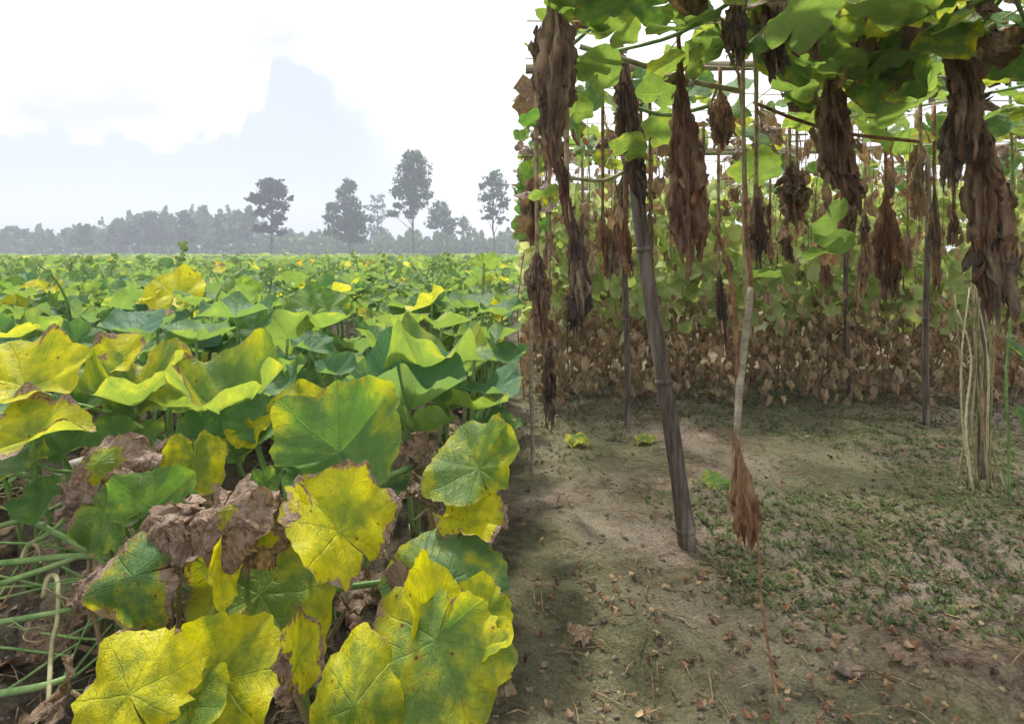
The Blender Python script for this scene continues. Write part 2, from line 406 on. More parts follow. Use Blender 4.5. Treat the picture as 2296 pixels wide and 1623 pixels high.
# ------------------------------------------------------------------ leaf geometry
def leaf_geo(seed, na=44, nr=14, cup=.3, wave=.06, aspect=1., crumple=0., droop=0., bends=(), ser=.028, sinus=.035, lobes=.05, pucker=.055, curlrim=0., vfold=0., curv=(0, 0)):
    r = np.random.default_rng(seed)
    th = np.linspace(-np.pi * (1 - sinus), np.pi * (1 - sinus), na)
    t = np.linspace(0, 1, nr) ** .85; t[0] = .012
    ph = r.uniform(0, 6.28, 6)
    R = 1 - .24 * (np.abs(th) / np.pi) ** 2 - .22 * sstep(.82, 1.0, np.abs(th) / np.pi) + lobes * np.cos(2 * th / .56 * 1.0) * (1 - .3 * np.abs(th) / np.pi) + .6 * lobes * np.cos(2 * th / .28)
    R += ser * np.sin(23 * th + ph[0]) * .6 + ser * vnoise(np.stack([th * 9, th * 0 + seed % 97, th * 0], -1), seed) + .04 * np.sin(2 * th + ph[1]) - .10 * np.clip(vnoise(np.stack([th * 5, th * 0 + .5, th * 0 + seed % 53], -1), seed + 8) - .35, 0, 1)
    T, TH = np.meshgrid(t, th, indexing='ij'); RR = T * R[None]
    x = RR * np.cos(TH); y = RR * np.sin(TH) * aspect
    z = cup * T ** 1.35
    z += wave * T ** 2.3 * (np.sin(5 * TH + ph[2]) + .6 * np.sin(3 * TH + ph[3]) + .5 * np.sin(9 * TH + ph[4]) * T)
    vv = np.abs(((TH / np.pi) / .28 + .5) % 1 - .5) * 2          # 0 on a vein, 1 between veins
    z += pucker * (vv ** .7) * T * (1.15 - T)
    z += .02 * fbm(np.stack([x * 4, y * 4, x * 0 + seed % 89], -1), seed, 2) * T
    z -= droop * x * np.abs(x)
    z += curv[1] * (x * math.cos(curv[0]) + y * math.sin(curv[0])) ** 2
    z += vfold * np.abs(y) + .05 * T * T * fbm(np.stack([x * 1.7, y * 1.7, x * 0 + seed % 71], -1), seed + 3, 2)
    if curlrim: z -= curlrim * np.clip(T - .75, 0, 1) ** 1.5 * 4 * (1 + .5 * np.sin(3 * TH + ph[5]))
    P = np.stack([x, y, z], -1).reshape(-1, 3)
    for (dd, s0, ang, rad) in bends:
        d = np.array([math.cos(math.radians(dd)), math.sin(math.radians(dd)), 0]); k = np.array([0, 0, 1.])
        s = P @ d; w = np.clip(s - s0, 0, None); A = math.radians(abs(ang)); arc = rad * A; sg = 1 if ang > 0 else -1
        phi = np.clip(w / rad, 0, A); ex = np.clip(w - arc, 0, None); zz = P[:, 2].copy(); on = (w > 0)
        ns = s0 + np.sin(phi) * (rad - sg * zz) + np.cos(phi) * ex
        nz = sg * (rad - np.cos(phi) * (rad - sg * zz)) + sg * np.sin(phi) * ex
        P2 = P + np.outer(np.where(on, ns - s, 0), d) + np.outer(np.where(on, nz - zz, 0), k); P = P2
    if crumple:
        q = P * 3.2 + seed % 83
        P = P + crumple * np.stack([fbm(q, seed, 3), fbm(q + 31, seed + 7, 3), fbm(q + 57, seed + 13, 3)], -1) * np.clip(np.linalg.norm(P, axis=1), .15, 1)[:, None]
    i = np.arange(nr - 1)[:, None] * na; j = np.arange(na - 1)[None]
    f = np.stack([i + j, i + na + j, i + na + j + 1, i + j + 1], -1).reshape(-1, 4)
    u1 = np.stack([(RR * np.cos(TH)).ravel() * .5 + .5, (RR * np.sin(TH)).ravel() * .5 + .5], -1)
    u2 = np.stack([(TH / np.pi).ravel(), T.ravel()], -1)
    return P, f, u1, u2

def frame(pitch, roll, spin):
    """leaf axes in the world: pitch leans the face toward -Y, roll toward +X, spin turns the tip (90 = away)"""
    p, r, s = map(math.radians, (pitch, roll, spin))
    nrm = Vector((math.sin(r), -math.sin(p) * math.cos(r), math.cos(p) * math.cos(r)))
    u = Vector((1, 0, 0)); u = (u - nrm * u.dot(nrm)).normalized(); v = nrm.cross(u)
    tip = u * math.cos(s) + v * math.sin(s); b = nrm.cross(tip)
    return Matrix(((tip.x, b.x, nrm.x), (tip.y, b.y, nrm.y), (tip.z, b.z, nrm.z)))
def place(o, rot, loc, s, parent=None, base=(0, 0, 0)):
    m = Matrix.Translation(Vector(loc) - Vector(base)) @ rot.to_4x4() @ Matrix.Diagonal((s, s, s, 1))
    if parent is not None: o.parent = parent
    o.matrix_basis = m
def leafprops(o, ly, dn, seed, tone):
    o['ly'], o['dn'], o['seed'], o['tone'] = float(ly), float(dn), float(seed), float(tone)

def petiole_for(leaf_o, plant, base, attach, nrm, foot, r, mat='petiole'):
    a = np.array(attach) - np.array(nrm) * .005; ft = np.array(foot); nn = np.array(nrm)
    mid = (a + ft) / 2 + nn * -.25 * np.linalg.norm(a - ft) * .5 + rng.normal(0, .012, 3)
    P = np.array([ft, mid * .6 + ft * .4 * .5 + a * .4 * .5, mid * .5 + a * .5, a])
    w = MB().tube(P, [r * 1.25, r * 1.1, r, r * .95], 7, smooth=4)
    inv = leaf_o.matrix_basis.inverted()
    for k in range(len(w.v)):
        w.v[k] = np.array([inv @ Vector(p - np.array(base)) for p in w.v[k]])
    return w.build('petiole', M[mat], leaf_o)

# ------------------------------------------------------------------ foreground pumpkin plants
PL = {}
def plant(key, px, py, D, label):
    p = at(px, py, D); p[2] = (gz(p[0], p[1]))
    PL[key] = (empty('pumpkin_plant', p, label, 'pumpkin plant', 'pumpkin plants in the open field'), p)
plant('A', 380, 1560, 1.3, 'pumpkin plant with two broad yellow spotted leaves at the lower left corner of the field')
plant('B', 760, 1560, 1.28, 'pumpkin plant with a tall rounded yellow-green leaf beside a grey curled dead edge')
plant('C', 1060, 1560, 1.33, 'pumpkin plant with large green and yellow leaves and a brown folded edge beside the trellis')
plant('D', 660, 1330, 1.5, 'pumpkin plant with bright yellow crinkled leaf browned along its upper rim')
plant('E', 400, 1290, 1.52, 'pumpkin plant with grey-brown withered crumpled leaves hanging over bare soil')
plant('F', 200, 1290, 1.6, 'pumpkin plant with a hole-eaten green leaf and a drooping brown one above vines')
plant('G', 230, 1450, 1.42, 'pumpkin plant with one drooping grey-green leaf browned at the top')
plant('H', 760, 1100, 1.75, 'pumpkin plant with a round green leaf carrying brown spots in a yellow streak')
plant('I', 100, 1080, 1.85, 'pumpkin plant with yellow leaves at the left edge of the picture')
plant('J', 380, 1040, 2.0, 'pumpkin plant with two funnel-shaped yellow-green leaves on tall stalks')
plant('K', 930, 1010, 2.05, 'pumpkin plant with a big blue-green cupped leaf on a thick pale stalk')
plant('Q', 1090, 1100, 1.75, 'pumpkin plant with a green leaf folded into a yellow lip beside the trellis edge')

# key cx cy w D pitch roll spin cup wave ly dn tone extra
HL = [
 ('A', 262, 1486, 275, 1.15, 46, -6, 132, .06, .07, .84, .10, .0, dict(ser=.05, off=.55, vfold=-.2, curv=(.4, -.22))),
 ('A', 540, 1458, 265, 1.25, 50, 10, 62, .14, .08, .70, .07, .1, dict(ser=.04, off=.45, vfold=.28, curv=(.2, -.25))),
 ('A', 150, 1540, 150, 1.27, 60, -55, 150, .1, .1, .5, 1.0, .0, dict(crumple=.16)),
 ('A', 420, 1600, 200, 1.16, 40, 0, -60, .1, .08, .5, .04, .2, {}),
 ('B', 800, 1478, 270, 1.17, 58, 4, 94, -.25, .05, .60, .06, .1, dict(aspect=.72, off=.6, vfold=-.25, curv=(0, -.25))),
 ('B', 672, 1450, 190, 1.22, 48, 34, 96, .1, .10, .86, .30, .0, dict(aspect=.55, vfold=.3)),
 ('B', 640, 1520, 110, 1.17, 60, -25, 95, .2, .16, .6, 1.0, .0, dict(crumple=.14, aspect=.4)),
 ('C', 1015, 1248, 280, 1.42, 42, 6, 80, .10, .07, .36, .03, .6, dict(vfold=-.3, off=.35, curv=(.1, -.35))),
 ('C', 958, 1312, 230, 1.30, 56, 34, 112, .10, .06, .97, .06, .0, dict(aspect=.62, off=.5, vfold=.12)),
 ('C', 905, 1300, 150, 1.34, 58, -30, 118, .0, .10, .8, .80, .0, dict(aspect=.45, off=.4, crumple=.08)),
 ('C', 962, 1470, 330, 1.19, 46, -6, 250, .10, .08, .46, .14, .3, dict(ser=.04, vfold=-.34, curv=(.2, -.3))),
 ('C', 1078, 1405, 190, 1.27, 44, -14, -30, .14, .08, .62, .05, .1, dict(vfold=.15)),
 ('D', 745, 1165, 285, 1.37, 44, 26, 138, .06, .07, .80, .20, .05, dict(ser=.045, vfold=.45, aspect=.85, curv=(.3, -.35))),
 ('D', 668, 1120, 150, 1.40, 55, -40, 110, .1, .10, .92, .30, .0, dict(aspect=.5, vfold=.2)),
 ('D', 625, 1280, 350, 1.45, 52, -2, 55, .06, .07, .55, .10, .15, dict(ser=.035, off=.3, vfold=-.15)),
 ('D', 500, 1278, 170, 1.33, 52, 44, -82, .12, .08, 1.0, .18, .0, dict(aspect=.45, vfold=.25)),
 ('E', 510, 1172, 190, 1.36, 50, -4, -80, -.60, .12, .7, .72, .0, dict(crumple=.16, droop=.35)),
 ('E', 585, 1185, 150, 1.40, 52, 15, -60, -.4, .14, .8, .62, .0, dict(crumple=.18, droop=.3, vfold=-.3)),
 ('E', 352, 1172, 165, 1.40, 44, -24, -40, -.30, .12, .5, 1.0, .0, dict(crumple=.26, vfold=-.5)),
 ('E', 408, 1215, 105, 1.38, 40, 20, -60, -.40, .10, .4, 1.0, .0, dict(crumple=.3)),
 ('E', 437, 1050, 165, 1.62, 66, 8, -75, .08, .05, .66, .16, .0, dict(vfold=-.2, aspect=.85)),
 ('E', 350, 1032, 100, 1.66, 70, -10, -80, -.2, .05, .3, 1.0, .0, dict(crumple=.18, aspect=.5)),
 ('F', 238, 1158, 175, 1.50, 58, -10, -50, .08, .07, .24, .14, .0, dict(ser=.06, vfold=-.15)),
 ('F', 362, 1126, 180, 1.52, 58, 12, 50, .14, .07, .16, .06, .05, dict(vfold=.15)),
 ('F', 222, 1064, 205, 1.56, 52, -4, -95, -.40, .12, .55, .56, .0, dict(crumple=.15, droop=.45, vfold=-.2)),
 ('F', 155, 1105, 120, 1.55, 54, -24, -120, -.3, .14, .4, .95, .0, dict(crumple=.24, droop=.3)),
 ('F', 285, 1085, 110, 1.54, 48, 20, -30, -.2, .14, .5, .8, .0, dict(crumple=.16, aspect=.5)),
 ('G', 268, 1308, 215, 1.33, 62, -4, 200, -.28, .05, .36, .32, .5, dict(off=.35, vfold=-.1)),
 ('G', 185, 1330, 100, 1.40, 55, -30, -60, -.2, .08, .2, 1.0, .0, dict(crumple=.25)),
 ('H', 812, 958, 285, 1.57, 54, -2, 46, .34, .06, .30, .04, .25, dict(off=.45, vfold=.12, curv=(0, .2))),
 ('H', 635, 1016, 115, 1.58, 45, 42, 100, .25, .06, .14, .06, .3, dict(aspect=.6, vfold=.3)),
 ('H', 722, 1068, 155, 1.53, 55, 4, 90, .20, .05, .08, .04, .55, {}),
 ('H', 668, 918, 150, 1.80, 54, -8, 100, .15, .07, .60, .05, .1, dict(vfold=.15)),
 ('H', 590, 1090, 85, 1.60, 62, -5, -80, .2, .05, .2, .04, .1, {}),
 ('H', 575, 940, 140, 1.78, 40, 10, 60, .15, .07, .12, .03, .4, dict(vfold=.2)),
 ('H', 562, 968, 95, 1.74, 30, -10, -60, .3, .08, .85, .06, .0, {}),
 ('I', 88, 962, 220, 1.62, 24, -6, 20, .35, .09, .66, .20, .0, dict(vfold=.15)),
 ('I', 85, 850, 240, 1.80, 28, 8, 30, .25, .09, .76, .12, .05, dict(vfold=.15)),
 ('I', 150, 830, 140, 2.0, 25, 20, 60, .3, .06, .3, .04, .3, {}),
 ('I', 20, 1030, 160, 1.65, 10, 0, 20, .3, .08, .3, .04, .3, {}),
 ('J', 322, 856, 225, 1.90, 12, -4, 25, .95, .10, .44, .12, .05, {}),
 ('J', 494, 880, 255, 1.86, 12, 4, 170, .95, .10, .36, .08, .05, {}),
 ('J', 270, 792, 130, 2.0, 40, 0, 80, .2, .07, .9, .2, .0, {}),
 ('J', 384, 806, 90, 2.05, 40, 10, 60, .1, .05, .66, .05, .0, {}),
 ('J', 395, 900, 150, 1.95, -25, 0, 60, .4, .06, .5, .04, .0, {}),
 ('J', 250, 972, 95, 1.78, 40, 10, 120, .15, .06, .1, .02, .3, dict(vfold=.2)),
 ('J', 330, 968, 100, 1.80, 35, -10, 60, .15, .06, .3, .02, .2, dict(vfold=.2)),
 ('J', 455, 965, 100, 1.82, 40, 10, 100, .15, .06, .15, .02, .4, dict(vfold=.2)),
 ('J', 180, 905, 110, 1.88, 20, 10, 100, .3, .06, .2, .02, .4, dict(vfold=.2)),
 ('K', 925, 856, 250, 1.95, 14, 2, 80, .9, .08, .08, .03, .75, {}),
 ('K', 985, 795, 250, 2.10, 0, 0, 10, .6, .16, .26, .05, .1, {}),
 ('K', 830, 835, 120, 2.05, 25, -14, 120, .3, .06, .08, .02, .6, {}),
 ('K', 955, 958, 150, 1.85, -22, 0, 60, .4, .07, .14, .03, .1, {}),
 ('K', 1080, 906, 140, 1.90, -14, 0, 60, .4, .07, .36, .05, .0, {}),
 ('K', 1105, 862, 150, 2.02, 8, -8, 60, .4, .07, .12, .03, .8, {}),
 ('K', 758, 826, 90, 2.10, 22, 4, 60, .4, .06, .08, .02, .7, {}),
 ('K', 705, 772, 100, 2.35, 14, 12, 60, .45, .06, .1, .02, .6, {}),
 ('Q', 1058, 1015, 215, 1.60, 48, -20, 112, .12, .07, .42, .05, .2, dict(vfold=.45, off=.35, curv=(.2, -.3))),
 ('Q', 1062, 1150, 160, 1.52, 24, -6, 60, .25, .14, 1.0, .25, .0, {}),
 ('J', 130, 1000, 120, 1.80, 30, 10, 140, .2, .08, .12, .02, .4, dict(vfold=.2)),
 ('J', 300, 915, 120, 1.92, 30, -10, 60, .3, .08, .3, .04, .2, dict(vfold=.2)),
 ('H', 530, 1010, 80, 1.75, 40, 0, 60, .2, .08, .25, .04, .2, dict(vfold=.2)),
 ('H', 860, 1080, 100, 1.75, 30, 10, 100, .2, .08, .1, .03, .4, dict(vfold=.2)),
 ('D', 800, 1330, 120, 1.55, 30, 0, -60, -.2, .1, .3, 1.0, 0, dict(crumple=.25)),
 ('D', 560, 1130, 90, 1.62, 30, 0, -60, -.2, .1, .3, 1.0, 0, dict(crumple=.25)),
 ('G', 110, 1440, 120, 1.5, 30, 0, -60, -.2, .1, .3, 1.0, 0, dict(crumple=.25)),
 ('G', 330, 1400, 110, 1.45, 40, 0, -60, -.2, .1, .2, .04, .3, dict(vfold=.2)),
 ('F', 90, 1130, 120, 1.62, 45, -10, -60, .1, .08, .16, .05, .3, dict(vfold=.2)),
 ('K', 1118, 745, 120, 2.35, 4, -6, 60, .5, .08, .2, .02, .3, {}),
 ('K', 1120, 692, 105, 2.6, 6, -4, 120, .5, .08, .1, .02, .4, {}),
 ('K', 1126, 800, 110, 2.2, 10, -10, 200, .5, .08, .15, .02, .5, {}),
 ('K', 1112, 960, 110, 1.86, 20, -10, 90, .3, .08, .2, .03, .5, {}),
 ('K', 1010, 900, 120, 2.1, 10, 10, 90, .4, .08, .12, .03, .5, {}),
 ('K', 860, 760, 110, 2.4, 10, 10, 90, .4, .08, .2, .03, .3, {}),
 ('Q', 960, 1090, 85, 1.62, 50, 10, -60, -.3, .1, .3, 1.0, .0, dict(crumple=.3)),
 ('Q', 940, 1010, 80, 1.75, 50, 10, -60, -.3, .1, .3, 1.0, .0, dict(crumple=.3)),
]
for k, (key, cx, cy, w, D, pi_, ro, sp_, cup, wave, ly, dn, tone, ex) in enumerate(HL):
    e, base = PL[key]
    g = dict(na=72, nr=22, cup=cup, wave=wave * 1.5, sinus=.012, lobes=.065, curv=(rnd.uniform(0, 3.14), rnd.choice([-.32, -.26, -.2, .2, .28]))); g.update(ex); off = g.pop('off', .2)
    P, f, u1, u2 = leaf_geo(100 + k * 7, **g)
    rot = frame(pi_, ro, sp_); R = w * D / F / 1.85
    c = at(cx, cy, D); tip = np.array(rot.col[0]); nr_ = np.array(rot.col[2])
    attach = c - tip * off * R - nr_ * (cup * .45 * R)
    mb = MB(); mb.add(P, f, u1, u2)
    o = mb.build('leaf', M['leaf']); place(o, rot, attach, R, e, base)
    leafprops(o, ly * .92, dn + (.05 if .3 < ly < 1 and dn < .3 else 0), (k * .377) % 1, tone)
    if dn > .55: o['label'] = 'brown withered crumpled leaf'
    elif ly > .75: o['label'] = 'bright yellow leaf with dry specks'
    foot = base * .6 + attach * .4; foot[1] = max(foot[1], attach[1] + .03); foot[2] = (gz(foot[0], foot[1])) + .01
    petiole_for(o, e, base, attach, nr_, foot, .0052 if w < 180 else .0072, 'petiole' if dn < .55 else 'dry_stem')

# trailing vines of the foreground plants: pixel path, half-thickness in px, material
VN = [('F', [(-20, 1052), (90, 1072), (150, 1098), (215, 1122)], 8, 'vine'), ('F', [(-10, 1182), (100, 1150), (170, 1116), (240, 1105)], 7, 'vine'),
 ('G', [(-10, 1264), (170, 1246), (250, 1250), (330, 1236), (400, 1196)], 9, 'vine'), ('G', [(-10, 1312), (110, 1272), (190, 1240), (260, 1190)], 8, 'vine'),
 ('G', [(-10, 1396), (110, 1376), (190, 1360), (250, 1352)], 8, 'vine'), ('F', [(60, 1225), (130, 1180), (165, 1130), (190, 1080)], 7, 'petiole'),
 ('G', [(80, 1172), (190, 1230), (270, 1290)], 8, 'vine'), ('A', [(345, 1372), (440, 1347), (530, 1324), (620, 1312)], 9, 'vine'),
 ('D', [(365, 1298), (440, 1325), (520, 1338)], 8, 'vine'), ('A', [(-10, 1556), (100, 1536), (170, 1512)], 10, 'vine'),
 ('B', [(700, 1520), (730, 1556), (790, 1600)], 8, 'vine'), ('B', [(740, 1322), (860, 1304), (930, 1290)], 9, 'vine'),
 ('H', [(795, 1098), (880, 1065), (960, 1030), (1030, 1004)], 9, 'vine'), ('Q', [(925, 1036), (1000, 1075), (1100, 1112)], 6, 'petiole'),
 ('J', [(270, 935), (340, 970), (410, 1002), (440, 1020)], 7, 'vine'), ('I', [(60, 868), (150, 900), (250, 925)], 6, 'petiole'),
 ('E', [(365, 1296), (420, 1250), (452, 1200), (470, 1150)], 8, 'dry_stem'), ('G', [(44, 1262), (62, 1222), (85, 1226), (92, 1262)], 5, 'dry_stem'),
 ('G', [(96, 1340), (108, 1296), (128, 1298), (130, 1380), (116, 1450), (108, 1590)], 7, 'pale_stem'),
 ('A', [(870, 1528), (905, 1508), (940, 1500)], 7, 'vine'), ('Q', [(985, 1040), (1010, 1100), (1018, 1140)], 5, 'petiole'),
 ('J', [(360, 1000), (480, 985), (560, 940), (640, 930)], 6, 'vine'), ('I', [(30, 905), (70, 1010), (110, 1050), (180, 1060)], 6, 'vine')]
for key, path, hp, mt in VN:
    e, base = PL[key]; P = []
    for (x, y) in path:
        D = 1.28 + (1582 - y) / 1150.0; P.append(at(x, y, D))
    D = np.mean([p[1] for p in P]); r = hp * D / F * .8
    mb = MB().tube(P, np.linspace(r * 1.1, r * .85, len(P)), 8, smooth=6); mb.build('vine', M[mt], e, base=base)
for k in range(30):
    key = rnd.choice('FGEAGFQ'); e, base = PL[key]
    x = rnd.uniform(-10, 480) if key != 'Q' else rnd.uniform(880, 1120); y = rnd.uniform(1060, 1540) if key != 'Q' else rnd.uniform(1000, 1120); a = rnd.gauss(.1, .5); l = rnd.uniform(70, 190); P = []
    for q in (-1, -.3, .4, 1):
        yy = y - q * l * math.sin(a) + rnd.uniform(-8, 8); P.append(at(x + q * l * math.cos(a), yy, 1.34 + (1582 - yy) / 1100.0))
    MB().tube(P, [.0034, .003, .003, .0025], 7, smooth=5).build('vine', M[rnd.choice(['vine', 'petiole', 'dry_stem', 'petiole'])], e, base=base)
# thin curling tendrils and dry rootlets
for k in range(46):
    key = rnd.choice('FGEAFGHQ'); e, base = PL[key]
    x = rnd.uniform(10, 520) if key in 'FGEA' else rnd.uniform(640, 1120); y = rnd.uniform(1040, 1560) if key in 'FGEA' else rnd.uniform(940, 1150)
    D = 1.3 + (1582 - y) / 1150.0; p = at(x, y, D); P = [p]
    d = rng.normal(0, 1, 3); d[2] *= .4
    for s in range(7):
        d = d * .7 + rng.normal(0, .6, 3) * np.array([1, .6, .6]); P.append(P[-1] + .022 * d / np.linalg.norm(d))
    MB().tube(P, .0014, 5, smooth=3).build('tendril', M[rnd.choice(['pale_stem', 'dry_stem', 'petiole'])], e, base=base)

# ------------------------------------------------------------------ field plants behind
protos = []
for k in range(12):
    P, f, u1, u2 = leaf_geo(900 + k, na=34, nr=9, cup=[.42, .32, .22, .6, .15, .4][k % 6], wave=.05 + .05 * (k % 3), sinus=.03, lobes=.05)
    mb = MB(); mb.add(P, f, u1, u2); protos.append(mb.mesh('leaf', [M['leaf']]))
pet_me = MB().tube([(0, 0, 0), (.02, .03, -.5), (-.03, .05, -1)], [.018, .022, .026], 6, smooth=3).mesh('petiole', [M['petiole']])
shoot = MB(); shoot.tube([(0, 0, 0), (.02, .01, .12), (.06, .0, .22), (.12, -.02, .28)], [.006, .005, .004, .002], 6, smooth=4)
for k in range(6):
    P, f, u1, u2 = leaf_geo(70 + k, na=14, nr=5, cup=.5); p0 = np.array([.04 + k * .016, rng.normal(0, .012), .18 + k * .02])
    a = np.array(frame(rng.uniform(-60, 60), rng.uniform(-60, 60), rng.uniform(0, 360))); shoot.add(P @ a.T * rng.uniform(.018, .03) + p0, f, u1, u2)
shoot_me = shoot.mesh('shoot', [M['petiole']])
fl = MB()
for k in range(5):
    u = np.linspace(0, 1, 6); v = np.linspace(-1, 1, 5); U, V = np.meshgrid(u, v, indexing='ij'); a = k * 1.2566
    wd = .5 * np.sin(np.pi * (.12 + .85 * U)); rr = .15 + .55 * U ** 1.6
    x = rr * np.cos(a + V * wd); y = rr * np.sin(a + V * wd); z = 1.0 * U ** .8 - .12 * V * V
    i = np.arange(5)[:, None] * 5; j = np.arange(4)[None]; f = np.stack([i + j, i + 5 + j, i + 6 + j, i + j + 1], -1).reshape(-1, 4)
    fl.add(np.stack([x, y, z], -1).reshape(-1, 3), f)
flower_me = fl.mesh('flower', [M['petal']])

def field_leaf(e, base, p, R, pitch, roll, spin, ly, dn, tone, pet=True, proto=None):
    o = bpy.data.objects.new('leaf', proto or rnd.choice(protos)); COL.link(o)
    place(o, frame(pitch, roll, spin), p, R, e, base); leafprops(o, ly, dn, rnd.random(), tone)
    if pet:
        q = bpy.data.objects.new('petiole', pet_me); COL.link(q); q.parent = o
        hgt = max(.12, p[2] - (gz(p[0], p[1])))
        want = Matrix.Translation(Vector(p) - Vector(base)) @ Matrix.Rotation(rnd.uniform(0, 6.28), 4, 'Z') @ Matrix.Diagonal((.34, .34, hgt, 1))
        q.matrix_basis = o.matrix_basis.inverted() @ want
    return o
canopy_h = lambda y: .36 + .05 * float(sstep(2.2, 4.0, y))
sp = [(x, y) for y in np.arange(2.35, 9.4, .56) for x in np.arange(-.86 * y - .2, 0, .58)]
SP = []
for (x, y) in sp:
    x += rnd.uniform(-.2, .2); y += rnd.uniform(-.2, .2)
    if y < 2.3: continue
    x = min(x, -.07)
    SP.append((x, y))
SP += [(-1.75, 1.8), (-2.1, 2.2), (-2.5, 2.0), (-1.8, 1.35), (-2.3, 1.55), (-2.6, 2.5)]
for (x, y) in SP:
    base = np.array([x, y, (gz(x, y))])
    e = empty('pumpkin_plant', base, 'green pumpkin plant among many alike in the field behind the yellowing front plants', 'pumpkin plant', 'green pumpkin plants filling the field')
    for k in range(rnd.randint(18, 21)):
        a = rnd.uniform(0, 6.28); d = rnd.uniform(.05, .42); R = rnd.choice([rnd.uniform(.04, .09), rnd.uniform(.06, .13)]) if y > 3 else rnd.uniform(.06, .135)
        p = base + np.array([math.cos(a) * d, math.sin(a) * d, 0])
        if p[0] > -.05: p[0] = -.05 - .12 * rnd.random()
        p[2] = (.32 if p[1] > 3 else (gz(min(p[0], -.35), p[1]))) + canopy_h(p[1]) * rnd.uniform(.4, 1.08)
        ly = max(0, rnd.gauss(.12, .10)); dn = max(0, rnd.gauss(0, .03)); tone = min(1, max(0, rnd.gauss(.35, .3)))
        if rnd.random() < .05: ly = rnd.uniform(.5, .9)
        field_leaf(e, base, p, R, rnd.gauss(4, 24), rnd.gauss(0, 20), rnd.uniform(0, 360), ly, dn, tone, y < 4.5)
    if rnd.random() < .8:
        s = bpy.data.objects.new('shoot', shoot_me); COL.link(s); s.parent = e
        s.location = (rnd.uniform(-.2, .2), rnd.uniform(-.2, .2), canopy_h(y) * .85); s.rotation_euler = (rnd.uniform(-.5, .5), rnd.uniform(-.5, .5), rnd.uniform(0, 6.28)); s.scale = [rnd.uniform(.7, 1.3)] * 3
# landmark leaves in the middle distance
def landmark(label, items, fpx, fpy, D):
    p0 = at(fpx, fpy, D); p0[2] = (gz(p0[0], p0[1]))
    e = empty('pumpkin_plant', p0, label, 'pumpkin plant', 'pumpkin plants in the open field')
    for (cx, cy, w, d, pi_, ro, s_, ly, dn, tone, pr) in items:
        field_leaf(e, p0, at(cx, cy, d), w * d / F / 1.85, pi_, ro, s_, ly, dn, tone, True, protos[pr])
    return e
landmark('pumpkin plant with a large bright yellow leaf standing above the green field', [(392, 662, 130, 3.4, 48, 4, 95, 1.0, .05, 0, 4), (342, 668, 60, 3.38, 20, -30, 180, 1.0, .2, 0, 2), (432, 684, 105, 3.3, 0, 8, 60, .18, 0, 0, 0)], 390, 700, 3.5)
landmark('pumpkin plant with a small orange-yellow leaf near the far rows', [(490, 606, 34, 7.2, 40, 0, 90, 1.0, .3, 0, 4)], 490, 620, 7.3)
landmark('pumpkin plant with pale yellow leaves near the left border of the field', [(80, 645, 60, 4.2, 35, 0, 90, .9, .1, 0, 4), (110, 640, 50, 4.2, 40, 20, 60, .7, .1, 0, 2)], 90, 660, 4.3)
landmark('pumpkin plant with a wilted orange leaf below the bright yellow one', [(352, 725, 70, 2.75, 10, 0, 90, 1.0, .35, 0, 3), (300, 745, 150, 2.6, 12, 0, 80, .05, 0, .9, 1), (440, 765, 150, 2.5, 0, 4, 110, .06, 0, .3, 0)], 350, 760, 2.8)
landmark('pumpkin plant with broad bright green leaves in the middle of the field', [(690, 690, 110, 3.0, 46, 0, 95, .12, 0, 0, 4), (740, 690, 90, 2.95, 40, 10, 70, .14, 0, 0, 2), (720, 735, 130, 2.7, -8, 0, 60, .16, 0, 0, 0), (530, 712, 140, 2.8, 8, 0, 110, .05, 0, .5, 5)], 700, 740, 2.9)
landmark('pumpkin plant with wide cupped green leaves close to the trellis edge', [(1050, 690, 125, 2.9, 4, 0, 60, .12, 0, .3, 1), (990, 735, 140, 2.6, -6, 0, 20, .25, 0, .1, 1), (900, 745, 120, 2.6, -4, 0, 120, .3, .02, .2, 3), (1085, 590, 70, 3.2, -30, 0, 60, .12, 0, 0, 2)], 1020, 760, 2.7)
for (px, py, D) in [(488, 600, 8.2), (676, 596, 9.0), (700, 590, 12), (822, 598, 9.5)]:
    p = at(px, py, D); b = p.copy(); b[2] = (gz(p[0], p[1]))
    e = empty('pumpkin_flower', b, {488: 'orange pumpkin flower beyond the bright yellow leaf', 676: 'small yellow pumpkin flower far out mid-field', 700: 'farthest tiny yellow pumpkin flower in the field', 822: 'yellow pumpkin flower right of the others mid-field'}[px], 'flower', 'pumpkin flowers')
    o = bpy.data.objects.new('corolla', flower_me); COL.link(o); o.parent = e; o.location = (0, 0, p[2] - b[2]); o.scale = (.07, .07, .08); o.rotation_euler = (rnd.uniform(-.5, .5), rnd.uniform(-.5, .5), 0)
    MB().tube([(0, 0, 0), (.01, 0, (p[2] - b[2]) * .5), (0, 0, p[2] - b[2])], .005, 6).build('stalk', M['petiole'], e)

